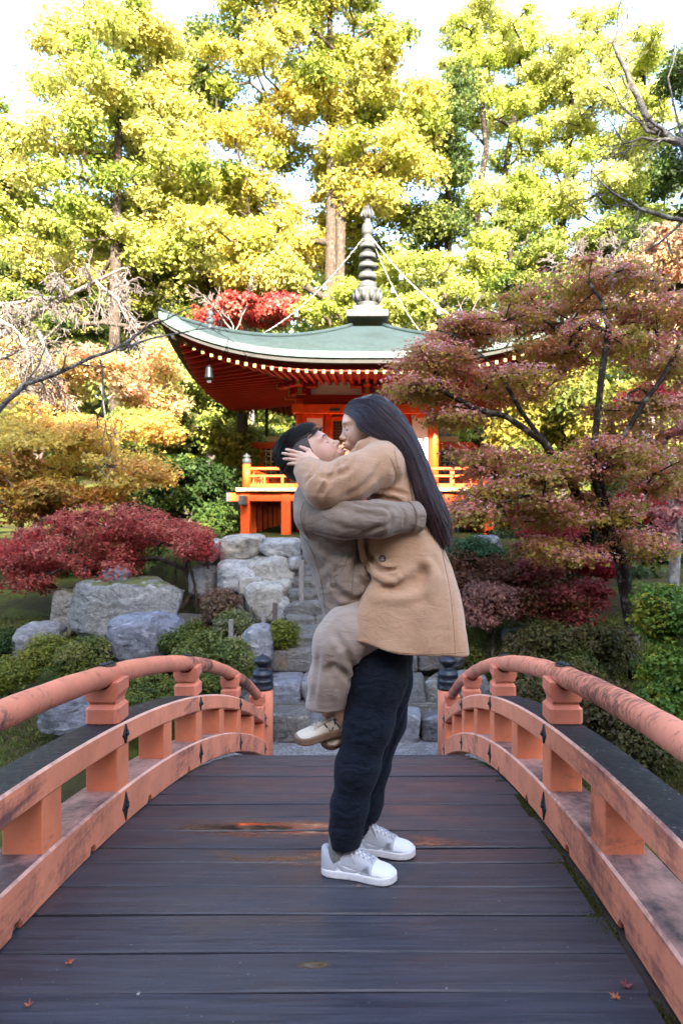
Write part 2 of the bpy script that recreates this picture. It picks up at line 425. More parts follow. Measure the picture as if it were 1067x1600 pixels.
# ------------------------------------------------------------------ bridge
YC = 1.37; KD = .0393; KR = .0374; YE = 7.61; YS = 2*YC-YE
def zd(y): return -KD*(y-YC)**2
def zr(y): return -KR*(y-YC)**2
br = empty('arched_bridge', (0, YC, 0), 'arched wooden bridge with salmon painted railings and dark wet planks', 'bridge')
def bp(o): 
    o.location = o.location - Vector((0, YC, 0)) if o.type == 'MESH' else o.location
    return o
def bbuild(mb, name, mats):
    mb.V = [(v[0], v[1]-YC, v[2]) for v in mb.V]
    return mb.build(name, mats, br)
lines = [1.43, 1.64, 1.86, 2.045, 2.262, 2.455, 2.667, 2.812, 3.014, 3.204, 3.422, 3.614, 3.93]
y = lines[-1]
while y < YE-.15: y += rnd.uniform(.2, .24); lines.append(y)
pre = [1.43]
while pre[0] > YS+.2: pre.insert(0, pre[0]-rnd.uniform(.19, .23))
lines = pre[:-1]+lines
for i in range(len(lines)-1):
    y0, y1 = lines[i]+.0065, lines[i+1]-.0065
    b = MB(); yc = (y0+y1)/2; sl_ = math.atan2(zd(y1)-zd(y0), y1-y0)
    xl = -.972+rnd.uniform(0, .01); xr = (.925 if yc < 3.6 else .955)-rnd.uniform(0, .02)
    dz = rnd.uniform(-.006, .006); nseg = 8; hy = (y1-y0)/2/math.cos(sl_); Vv = []; rows = []
    roll = rnd.uniform(-.012, .012)
    for k in range(nseg+1):
        x = xl+(xr-xl)*k/nseg
        wv = .0022*math.sin(x*3+i)+dz; yo = .0015*math.sin(x*5+i*2)
        sec = [(-hy, -.005), (-hy+.004, 0), (-hy*.3, .0012), (hy*.3, .0012), (hy-.004, 0), (hy, -.005), (hy, -.05), (-hy, -.05)]
        for (u, w_) in sec: Vv.append((x, yc+u*math.cos(sl_)+yo, zd(yc)+u*math.sin(sl_)+w_+wv+roll*u))
    n = 8; Fc = []
    for k in range(nseg):
        for q in range(n):
            q2 = (q+1) % n; Fc.append([k*n+q, k*n+q2, (k+1)*n+q2, (k+1)*n+q])
    Fc += [list(range(n))[::-1], [nseg*n+q for q in range(n)]]
    b.add(Vv, Fc); o = bbuild(b, 'plank', M_plank); fix_normals(o.data)
yy = np.arange(YS-.1, YE+.11, .12)
path = lambda kf, ys_: [((0, y, kf(y)), (1,0,0), (0,0,1)) for y in ys_]
M_under = m_simple('dark_underbeam', (.05,.03,.025), .8, 0, .4, 9, .4)
for x0 in (-.8, 0, .8):
    b = MB(); b.sweep(path(zd, yy), [(x0-.1, -.05), (x0+.1, -.05), (x0+.1, -.3), (x0-.1, -.3)]); o = bbuild(b, 'girder', M_under); fix_normals(o.data)
for sgn in (-1, 1):
    # dark edge board under the plank ends
    b = MB(); b.sweep(path(zd, yy), [(sgn*.93-.05, -.052), (sgn*.93-.05, -.016), (sgn*.93+.07, -.016), (sgn*.93+.07, -.052)]); o = bbuild(b, 'edge_board', M_under); fix_normals(o.data)
    def chsec(x0, x1, z0, z1, c=.008):
        s_ = [(x0+c, z0), (x1-c, z0), (x1, z0+c), (x1, z1-c), (x1-c, z1), (x0+c, z1), (x0, z1-c), (x0, z0+c)]
        return [(sgn*a_, b_) for a_, b_ in s_]
    mt = [0, 0, 0, 2, 1, 2, 0, 0]
    ycurb = sorted(set(list(np.round(yy, 3))+[round(v+d, 3) for v in (2.15, 2.74, 3.45, 4.2, 5.4) for d in (-.035, -.02, .02, .035)]))
    def sc(i, sec):
        y_ = ycurb[i]; nt_ = min(abs(y_-v) for v in (2.15, 2.74, 3.45, 4.2, 5.4)) < .021
        return [(a_, b_+(.03 if (nt_ and b_ < .02) else 0)) for a_, b_ in sec]
    b = MB(); b.sweep(path(zr, ycurb), chsec(.95, 1.14, -.006, .162, .009), mtop=mt, scale=sc); o = bbuild(b, 'curb_beam', [M_beam, M_curbtop, M_edge]); fix_normals(o.data)
    b = MB(); b.sweep(path(zr, yy), chsec(.952, 1.112, .352, .458, .009), mtop=mt); o = bbuild(b, 'middle_rail', [M_beam, M_railtop, M_edge]); fix_normals(o.data)
    yh = np.arange(YS+.08, YE-.07, .1)
    b = MB(); b.tube([(sgn*1.035, y, zr(y)+.668-(.03*max(0, (abs(y-YC)-5.2))**1.2)) for y in yh], [.049+.0012*math.sin(i*1.7) for i in range(len(yh))], 28); bbuild(b, 'handrail', M_hand if sgn < 0 else M_hand2)
    ks = range(-7, 8)
    for k in range(-8, 8):
        y = 2.41+.693*k-(.16 if k < 0 else 0)
        if y < YS+.25 or y > YE-.25: continue
        b = MB(); b.box((sgn*1.03, y, zr(y)+.255), (.070, .072, .1045), bev=.004); bbuild(b, 'strut', M_strut)
        if (k-1) % 2 == 0:
            z0 = zr(y)
            lean = 0
            b = MB(); b.box((sgn*1.032, y, z0+.503), (.075, .075, .047), bev=.016)
            b.box((sgn*1.032, y, z0+.556), (.058, .058, .012))
            o = bbuild(b, 'rail_block', M_block)
            # cradle that holds the handrail
            c = MB(); sec = []
            hx0, hx1 = .060, .076
            prof = [(-hx0, .566), (hx0, .566), (hx1, .60), (hx1, .652), (.048, .652)]
            prof += [(.05*math.cos(t), .668+.05*math.sin(t)) for t in [-.35-(math.pi-.7)*q/6 for q in range(7)]]
            prof += [(-.048, .652), (-hx1, .652), (-hx1, .60)]
            nn = len(prof); Vv = [(sgn*1.035+a_, y-.068-YC, z0+b_) for a_, b_ in prof]+[(sgn*1.035+a_, y+.068-YC, z0+b_) for a_, b_ in prof]
            c.add(Vv, [[q, (q+1) % nn, nn+(q+1) % nn, nn+q] for q in range(nn)]+[list(range(nn))[::-1], [nn+q for q in range(nn)]])
            me = c.mesh('cradle', [M_block]); fix_normals(me); link('cradle', me, o)
            # iron fittings
            def lozenge(zc, hh, hw):
                d = MB(); x0 = sgn*.9485; n2 = [(0, hh), (hw*.45, hh*.42), (hw, 0), (hw*.45, -hh*.42), (0, -hh), (-hw*.45, -hh*.42), (-hw, 0), (-hw*.45, hh*.42)]
                Vv = [(x0+sgn*.012, y+u-YC, zc+w_) for u, w_ in n2]+[(x0-sgn*.004, y+u*.96-YC, zc+w_*.96) for u, w_ in n2]+[(x0-sgn*.009, y-YC, zc)]
                d.add(Vv, [[q, (q+1) % 8, 8+(q+1) % 8, 8+q] for q in range(8)]+[[8+q, 8+(q+1) % 8, 16] for q in range(8)])
                d.lathe([(.011, 0), (.010, .006), (.004, .010)], 8, c=(0,0,0))
                for q in range(len(d.V)-24, len(d.V)):
                    vx, vy, vz = d.V[q]; d.V[q] = (x0-sgn*(.006+vz), y-YC+vx, zc+vy)
                me = d.mesh('iron_lozenge', [M_iron]); fix_normals(me); link('iron_lozenge', me, br)
            lozenge(z0+.405, .046, .035); lozenge(z0+.076, .068, .042)
            # saddle plate over the handrail
            s_ = MB(); sl_ = -2*KR*(y-YC)
            for (u0, u1, rr) in ((-.085, .085, .0515),):
                Vv = []; 
                for q in range(9):
                    u = u0+(u1-u0)*q/8; wd = .62*math.sqrt(max(.02, 1-(u/.092)**2))
                    for e in range(7):
                        t = -wd+2*wd*e/6; Vv.append((sgn*1.035+rr*math.sin(t), y+u-YC, z0+.668+sl_*u+rr*math.cos(t)+.001))
                s_.add(Vv, [[q*7+e, q*7+e+1, (q+1)*7+e+1, (q+1)*7+e] for q in range(8) for e in range(6)], smooth=True)
            for u in (-.05, 0, .05): s_.lathe([(.015, .0), (.015, .007), (.008, .013)], 8, c=(sgn*1.035, y+u-YC, z0+.718+sl_*u))
            me = s_.mesh('saddle_plate', [M_iron]); fix_normals(me); link('saddle_plate', me, br)
    for ye in (YE, YS):
        b = MB(); b.lathe([(.113, -.35), (.113, .82), (.108, .83)], 32, c=(sgn*1.03, ye, -1.5)); o = bbuild(b, 'end_post', m_paint('salmon_round_post', (.76,.25,.14), (.25,.10,.07), .06, (3,3,6)) if (sgn, ye) == (-1, YE) else bpy.data.materials['salmon_round_post'])
        prof = [(.118,0),(.120,.01),(.120,.03),(.115,.036),(.114,.075),(.118,.08),(.118,.10),(.112,.105),(.109,.15),(.113,.155),(.113,.175),(.108,.18),(.100,.205),(.080,.222),(.056,.230),(.052,.245),(.064,.262),(.090,.285),(.099,.305),(.094,.328),(.072,.350),(.045,.365),(.02,.376),(.004,.392)]
        c = MB(); c.lathe(prof, 32, c=(sgn*1.03, ye-YC, -.668))
        for q in range(10):
            t = 2*math.pi*q/10
            for zz in (.055, .128): c.lathe([(.011, -.005), (.009, .004), (.003, .008)], 6, c=(sgn*1.03+.114*math.cos(t), ye-YC+.114*math.sin(t), -.668+zz))
        link('post_cap', c.mesh('post_cap', [M_cap]), o)

# ------------------------------------------------------------------ stones
import bmesh
def ico(sub):
    b = bmesh.new(); bmesh.ops.create_icosphere(b, subdivisions=sub, radius=1.0)
    V = np.array([v.co[:] for v in b.verts]); Fc = np.array([[v.index for v in f.verts] for f in b.faces]); b.free(); return V, Fc
ICO = {k: ico(k) for k in (1, 2, 3, 4, 5)}
def rock_mesh(name, seed, half, m, boxy=4.0, sub=3, cuts=9, amp=.10, flat=.0):
    V, Fc = ICO[sub]; V = V.copy(); rs = np.random.RandomState(seed)
    r = (np.abs(V)**boxy).sum(1)**(-1/boxy); V = V*r[:, None]
    for c in range(cuts):
        n = rs.normal(size=3); n /= np.linalg.norm(n); d = rs.uniform(.72, 1.0)*np.abs(n).sum()**.55
        q = V@n-d; V = V-np.where(q > 0, q*.93, 0)[:, None]*n
    h = np.array(half)
    nrm = V/np.linalg.norm(V, axis=1, keepdims=True)
    ph = V*h
    sc = 2.2/max(h)
    n1 = sinoise(ph+seed, seed, sc, 4, .55); n1 = np.where(n1 > 0, n1, n1*1.6)
    ridge = 1-np.abs(sinoise(ph*[1,1,2.2]+seed*2, seed+5, sc*1.8, 3))*2
    V = V+nrm*(amp*n1+amp*.35*ridge)[:, None]
    V = V*h
    return mesh_np(name, V, Fc, [m], False)
def shade_some(me, ang=35):
    me.polygons.foreach_set('use_smooth', np.ones(len(me.polygons), dtype=bool))
    try: me.set_sharp_from_angle(angle=R(ang))
    except Exception: pass
    return me
def rock(name, seed, c, half, m, parent=None, label=None, cat=None, group=None, rz=0, **kw):
    me = shade_some(rock_mesh(name, seed, half, m, **kw))
    o = link(name, me, parent, c); o.rotation_euler.z = rz
    return setp(o, label, cat, group)
# retaining wall of the terrace, left and right of the steps
def pxstone(nm, parent, seed, x0, x1, y0, y1, D, dep, m=None, rz=0, **kw):
    c = P((x0+x1)/2, (y0+y1)/2, D); s = F/D
    kw.setdefault('sub', 4); kw.setdefault('amp', .075)
    return rock(nm, seed, (c.x, D+dep, c.z), ((x1-x0)/2/s*1.07, dep, (y1-y0)/2/s*1.08), m or M_stonew, parent, rz=rz, **kw)
wall = empty('stone_wall', (-1.7, 11, -.6), 'dry stone retaining wall of big pale rocks left of the steps', 'stone wall')
WL = Vector((1.7, -11, .6))
for i, a_ in enumerate([(341,405,838,877,10.9,.5),(404,462,843,874,10.95,.4),(336,400,878,928,10.6,.5),(372,408,903,933,10.5,.35),(383,454,872,916,10.7,.5),
        (380,445,913,975,10.35,.45),(434,453,908,938,10.5,.3),(448,466,870,893,10.9,.3),(405,421,903,915,10.75,.3),(420,436,904,914,10.8,.3),(455,492,845,862,11.5,.4),
        (300,340,846,886,11.2,.5),(290,336,885,940,11.1,.5),(340,384,925,975,10.7,.4),(420,452,935,985,10.35,.3),(396,404,870,880,10.9,.2),(408,460,866,880,11.0,.3)]):
    o = pxstone('wall_stone', wall, 100+i*3, *a_, boxy=5.5 if i < 6 else 3.5); o.location += WL
# steps
stair = empty('stone_stairway', (0, 8.24, -1.48), 'rough stone steps climbing from the bridge end to the hall', 'steps')
rows = [(8.24,-1.14,-1.6,1.75,.38),(8.65,-.865,-1.5,1.7,.36),(9.24,-.545,-1.28,1.5,.34),(9.6,-.383,-1.02,1.35,.26),(9.9,-.203,-1.08,1.3,.26),(10.2,-.057,-1.12,1.3,.24),(10.5,.099,-1.1,1.3,.24),(10.8,.257,-1.12,1.3,.24),(11.1,.437,-1.1,1.3,.25),(11.4,.616,-1.12,1.3,.25),(11.7,.774,-1.15,1.3,.24)]
rs_ = random.Random(5)
for ri, (Y, Z, xa, xb, hh) in enumerate(rows):
    x = xa; k = 0
    while x < xb-.1:
        w_ = rs_.uniform(.42, .8) if ri > 1 else rs_.uniform(.3, .62)
        if ri == 1 and k == 0: w_ = .30
        if ri == 1 and k == 1: w_ = .48
        if ri == 2 and k == 0: w_ = .95
        x1 = min(x+w_, xb)
        if xb-x1 < .2: x1 = xb
        dep = .26 if ri > 2 else .36
        zt = Z+rs_.uniform(-.02, .012)
        rock('step_stone', 300+ri*17+k, ((x+x1)/2, Y+dep-.03-8.24+rs_.uniform(-.02, .02), zt-hh/2+1.48), ((x1-x)/2*1.02, dep, hh/2), M_step if (ri not in (0, 1) or rs_.random() < .5) else M_stone, stair, boxy=8, sub=4 if ri < 5 else 3, amp=.055, cuts=5)
        x = x1; k += 1
# moss and earth fill below the treads
b = MB(); b.box((0.15, .9, .05), (1.5, .55, .32)); b.box((.1, 2.4, .6), (1.15, 1.25, .55), bev=.1); b.build('rubble_core', M_step, stair)
# boulders
BL = [
 ('boulder', 103, 264, 914, 1010, 10.2, .55, M_stonem, 'big grey boulder with a yellow moss patch below the red maple shrub', 6, 12),
 ('boulder', 158, 268, 968, 1040, 9.3, .4, M_stone, 'blue grey craggy boulder in front of the bigger moss patched boulder', 3.2, 23),
 ('boulder', 66, 118, 928, 1004, 10.6, .5, M_stonem, 'moss covered sloping boulder left of the biggest boulder', 3.0, 31),
 ('boulder', 12, 76, 982, 1040, 10.0, .4, M_stone, 'low grey boulder at the far left among clipped shrubs', 3.0, 37),
 ('boulder', 376, 422, 985, 1046, 8.9, .28, M_stone, 'pointed grey boulder just behind the left post cap', 3.0, 41),
 ('boulder', 158, 194, 888, 922, 10.4, .2, M_stone, 'small pinkish grey stone on top of the biggest boulder', 3.0, 43),
 ('boulder', 50, 165, 1080, 1165, 7.6, .35, M_stone, 'grey boulder on the grass seen under the left handrail', 3.2, 47),
 ('boulder', 738, 788, 840, 880, 12.5, .35, M_stone, 'smooth grey boulder below the right orange stilt', 3.5, 53),
 ('boulder', 712, 764, 1062, 1108, 8.8, .3, M_stone, 'pale grey stone right of the right post cap', 4.0, 59),
 ('boulder', 722, 748, 925, 962, 10.6, .25, M_stonem, 'mossy stone under the pink shrubs right of the beige coat', 3.0, 61),
 ('boulder', 790, 830, 990, 1020, 10.2, .3, M_stonem, 'brownish stone lying before the dark hedge', 3.0, 67),
]
for nm, x0, x1, y0, y1, D, dep, m_, lab, bx, sd_ in BL:
    c = P((x0+x1)/2, (y0+y1)/2, D); s = F/D
    rock(nm, sd_, (c.x, D+dep, c.z), ((x1-x0)/2/s*1.06, dep, (y1-y0)/2/s*1.1), m_, None, lab, 'boulder', None, boxy=bx, sub=5 if D < 11 else 4, amp=.11, cuts=12)
# stakes and rope
def stake(px, y0, y1, D, r, m_, lab):
    b_ = MB(); c = P(px, y1, D); h = (y1-y0)*D/F; b_.box((0, 0, h/2-.15), (r, r*.9, h/2+.15), bev=.008); o = b_.build('garden_stake', m_, None, c); return setp(o, lab, 'stake')
M_wood = m_simple('grey_wood', (.22,.20,.19), .85, 0, .3, 12, .4, .01, stretch=(4,4,1))
M_woodd = m_simple('dark_wood_stake', (.09,.075,.065), .85, 0, .3, 12, .4, .01)
stake(471, 875, 925, 10.3, .034, M_wood, 'pale thin post standing on the stone steps')
stake(430, 942, 972, 9.6, .032, M_woodd, 'dark stake right of the rope beside the round shrub')
stake(392, 948, 975, 9.75, .02, M_woodd, 'short stake at the left end of the rope')
stake(361, 968, 1000, 9.3, .03, M_wood, 'weathered stake among the clipped shrubs')
stake(412, 960, 985, 9.5, .03, M_wood, 'short pale stake under the sagging rope')
b = MB(); pts = []
for q in range(13):
    t = q/12; p = P(392, 950, 9.75).lerp(P(430, 952, 9.6), t); p.z += -.16*4*t*(1-t)+.02; pts.append(p)
b.tube(pts, .007, 5); setp(b.build('guide_rope', M_woodd), 'thin rope sagging between two stakes before the wall', 'rope')

# ------------------------------------------------------------------ hall
ORG = (.76, .095, .012)
M_org = m_paint('vermilion_paint', ORG, (.30,.05,.02), .02, (2,2,6), rough=.45)
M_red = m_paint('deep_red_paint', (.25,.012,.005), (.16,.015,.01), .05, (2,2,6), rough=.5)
M_cream = m_simple('cream_paint', (.30,.21,.07), .6, 0, .1, 10)
M_white = m_simple('white_plaster', (.82,.80,.78), .8, 0, .05, 4)
M_copper = None
def m_copper():
    m, nt, bs = mat('green_grey_copper_roof'); v = wcoords(nt)
    a = noise(nt, v, 1.3, 6, .62); b_ = noise(nt, wcoords(nt, (1.5,1.5,9)), 5, 5, .7)
    c = ramp(nt, a, [(.35, (.028,.040,.044)), (.6, (.036,.054,.062))]); c = mix(nt, ramp(nt, b_, [(.45, 0), (.62, .5)]), c, (.05,.085,.07))
    setin(nt, bs, col=c, rough=.7, metal=.0, spec=.12); bump(nt, bs, b_, .5, .02); return m
M_copper = m_copper()
M_copedge = m_simple('verdigris_edge', (.07,.12,.10), .6, .0, .6, 7, .3, .01, stretch=(1,1,4))
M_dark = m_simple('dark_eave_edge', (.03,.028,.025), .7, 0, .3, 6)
M_grey = m_simple('grey_bronze', (.055,.06,.065), .55, .2, .25, 9)
M_spire = m_simple('weathered_bronze_spire', (.085,.085,.083), .6, .15, .35, 6, .3, .01)
HX, HY, HB = .1, 20.9, .7
hall = empty('pagoda_hall', (HX, HY, HB), 'small vermilion temple hall on stilts with a curved green copper roof', 'hall')
def hb(mb, name, mats, parent=None):
    mb.V = [(v[0]-HX, v[1]-HY, v[2]-HB) for v in mb.V]
    me = mb.mesh(name, mats); fix_normals(me)
    return link(name, me, parent or hall)
HF = 3.15
for s4 in range(4):
    for k in range(6):
        u = -HF+k*1.05
        x, y = [(u, -HF), (HF, u), (-u, HF), (-HF, -u)][s4]
        b = MB(); b.box((HX+x, HY+y, 1.22), (.12, .12, .56), bev=.012); hb(b, 'stilt', M_org)
for k in range(4):
    for q in range(4):
        b = MB(); b.lathe([(.14, .45), (.14, 1.75)], 12, c=(HX-1.85+k*1.233, HY-1.85+q*1.233, 0)); hb(b, 'inner_stilt', M_red)
for s4 in range(4):
    c = MB(); h_ = (HF+.42, .085, .11) if s4 % 2 == 0 else (.085, HF+.42, .11)
    pos = [(0, -HF-.005), (HF+.005, 0), (0, HF+.005), (-HF-.005, 0)][s4]
    zc = 1.685 if s4 % 2 == 0 else 1.60
    c.box((HX+pos[0], HY+pos[1], zc), h_, bev=.01); o = hb(c, 'floor_beam', M_org)
    for e in (-1, 1):
        c = MB(); w_ = HF+.45
        p_ = (HX+pos[0]+(e*w_ if s4 % 2 == 0 else 0), HY+pos[1]+(0 if s4 % 2 == 0 else e*w_), zc)
        c.box(p_, (.045, .095, .12) if s4 % 2 == 0 else (.095, .045, .12), bev=.01); hb(c, 'beam_end_cap', M_grey, o)
for k in range(9):
    c = MB(); x = -2.8+k*.7; c.box((HX+x, HY, 1.76), (.06, HF-.1, .055)); hb(c, 'joist', M_red)
for s4 in range(4):                                   # veranda boards with pale cut ends
    for k in range(28):
        pass
for k in range(44):
    x = -3.36+k*.1563
    c = MB(); c.box((HX+x+.07, HY, 1.875), (.0755, HF+.26, .045), bev=.006); hb(c, 'veranda_board', M_simple_pale if 'M_simple_pale' in globals() else globals().setdefault('M_simple_pale', m_simple('pale_veranda_wood', (.62,.46,.24), .7, 0, .2, 6)))
# veranda railing
rail = HF-.02
for s4 in range(4):
    A = [(-rail, -rail), (rail, -rail), (rail, rail), (-rail, rail)][s4]; B = [(-rail, -rail), (rail, -rail), (rail, rail), (-rail, rail)][(s4+1) % 4]
    A = Vector((HX+A[0], HY+A[1], 0)); B = Vector((HX+B[0], HY+B[1], 0)); d = (B-A).normalized(); nrm = Vector((-d.y, d.x, 0))
    segs = [(0, 1)] if s4 != 0 else [(0, .37), (.63, 1)]
    for (t0, t1) in segs:
        a0 = A.lerp(B, t0); b0_ = A.lerp(B, t1); mid_ = (a0+b0_)/2; L_ = (b0_-a0).length/2
        for (z, hh, hw, nm) in ((1.985, .055, .055, 'rail_sill'), (2.24, .03, .035, 'lower_rail'), (2.43, .033, .04, 'upper_rail')):
            c = MB(); h_ = (L_, hw, hh) if abs(d.x) > .5 else (hw, L_, hh); c.box((mid_.x, mid_.y, z), h_, bev=.006); hb(c, nm, M_org)
        nb = int(L_*2/.42)
        for q in range(1, nb):
            p_ = a0.lerp(b0_, q/nb); c = MB(); wide = q % 3 == 0
            c.box((p_.x, p_.y, 2.13 if not wide else 2.22), (.055 if wide else .03, .055 if wide else .03, .092 if not wide else .18)); hb(c, 'baluster', M_org)
        ends = [a0] if s4 != 0 else ([a0, b0_] if t0 == 0 else [a0])
        for e in ends:
            c = MB(); c.lathe([(.105, 1.92), (.105, 2.55)], 20, c=(e.x, e.y, 0)); o = hb(c, 'railing_post', M_org)
            c = MB(); c.lathe([(.112, 2.55), (.112, 2.66), (.10, 2.68), (.065, 2.695), (.065, 2.71), (.10, 2.73), (.095, 2.76), (.05, 2.79), (.01, 2.83)], 20, c=(e.x, e.y, 0)); hb(c, 'post_cap', M_grey, o)
# body
HBD = 1.85
c = MB(); c.box((HX, HY, 3.2), (HBD-.09, HBD-.09, 1.27)); hb(c, 'core_wall', M_org)
cols = [-HBD, -1.07, 1.07, HBD]
def face_pt(s4, u, off): return [(HX+u, HY-HBD-off), (HX+HBD+off, HY+u), (HX-u, HY+HBD+off), (HX-HBD-off, HY-u)][s4]
def fbox(mb, s4, u, off, z, hu, hd, hz_, bev=0):
    x, y = face_pt(s4, u, off); mb.box((x, y, z), (hu, hd, hz_) if s4 % 2 == 0 else (hd, hu, hz_), bev=bev)
for s4 in range(4):
    for u in cols[:-1]:
        c = MB(); x, y = face_pt(s4, u, 0); rr = .135 if abs(u) > 1.5 else .09
        c.lathe([(rr, 1.92), (rr, 4.45)], 18, c=(x, y, 0)); hb(c, 'column', M_org)
    c = MB(); fbox(c, s4, 0, .03, 4.16, HBD+.22, .13, .13, .01); o = hb(c, 'tie_beam', M_org)
    for u in (-HBD, HBD): 
        c = MB(); fbox(c, s4, u, .165, 4.16, .05, .012, .05); hb(c, 'nail_cover', M_grey, o)
    c = MB(); fbox(c, s4, -.9, .165, 4.13, .14, .012, .035); hb(c, 'metal_plate', M_grey, o)
    c = MB(); fbox(c, s4, 0, .04, 2.0, HBD+.1, .12, .08, .01); hb(c, 'ground_sill', M_org)
    c = MB(); fbox(c, s4, 0, .0, 4.42, HBD+.1, .11, .13, .01); hb(c, 'upper_beam', M_red)
    for u in (-1.47, 1.47):
        c = MB(); fbox(c, s4, u, -.055, 3.0, .22, .05, .92); hb(c, 'plaster_panel', M_white)
        c = MB(); fbox(c, s4, u, -.03, 3.965, .25, .06, .05); hb(c, 'panel_frame', M_org)
    for u in (-.53, .53):                              # lattice doors
        c = MB(); fbox(c, s4, u, -.07, 3.0, .49, .04, .93); o = hb(c, 'door', M_dark)
        c = MB()
        for e in (-.47, .47): fbox(c, s4, u+e, -.0, 3.0, .04, .045, .93)
        for e in (2.1, 2.9, 3.9): fbox(c, s4, u, -.002, e, .43, .045, .045)
        hb(c, 'door_frame', M_org, o)
        c = MB()
        for q in range(11): fbox(c, s4, u-.42+q*.084, -.018, 3.4, .012, .012, .46)
        for q in range(11): fbox(c, s4, u, -.014, 2.96+q*.088, .43, .012, .012)
        o2 = hb(c, 'lattice', m_simple('brown_lattice', (.16,.07,.04), .6) if 'brown_lattice' not in bpy.data.materials else bpy.data.materials['brown_lattice'], o); o2['kind'] = 'stuff'
    # brackets and plaster between them
    for u in (-HBD, -.0, HBD):
        c = MB(); fbox(c, s4, u, .1, 4.63, .16, .2, .09, .02); fbox(c, s4, u, .16, 4.80, .48, .11, .075, .03); fbox(c, s4, u, .3, 4.80, .1, .34, .07, .02)
        for e in (-.4, 0, .4): fbox(c, s4, u+e, .16, 4.93, .1, .12, .06, .015)
        o = hb(c, 'bracket', M_red)
        c = MB(); fbox(c, s4, u, .33, 4.62, .055, .02, .1); hb(c, 'bracket_tip', M_cream, o)
        c = MB(); fbox(c, s4, u, .66, 4.80, .06, .012, .065); hb(c, 'bracket_tip', M_cream, o)
    c = MB(); fbox(c, s4, 0, .22, 5.05, HBD+.5, .08, .07, .01); hb(c, 'purlin', M_red)
    for u in (-.93, .93):
        c = MB(); fbox(c, s4, u, -.02, 4.78, .82, .04, .24); hb(c, 'upper_plaster_panel', M_white)
    c = MB(); fbox(c, s4, 0, -.2, 5.0, HBD+.1, .08, .45); hb(c, 'upper_wall', M_red)
M_greenp = m_simple('dark_green_carving', (.03,.06,.045), .6, 0, .5, 9)
c = MB(); c.box((HX+.05, HY-HBD-.16, 4.82), (.17, .05, .22), bev=.04); hb(c, 'carved_boss', M_greenp)
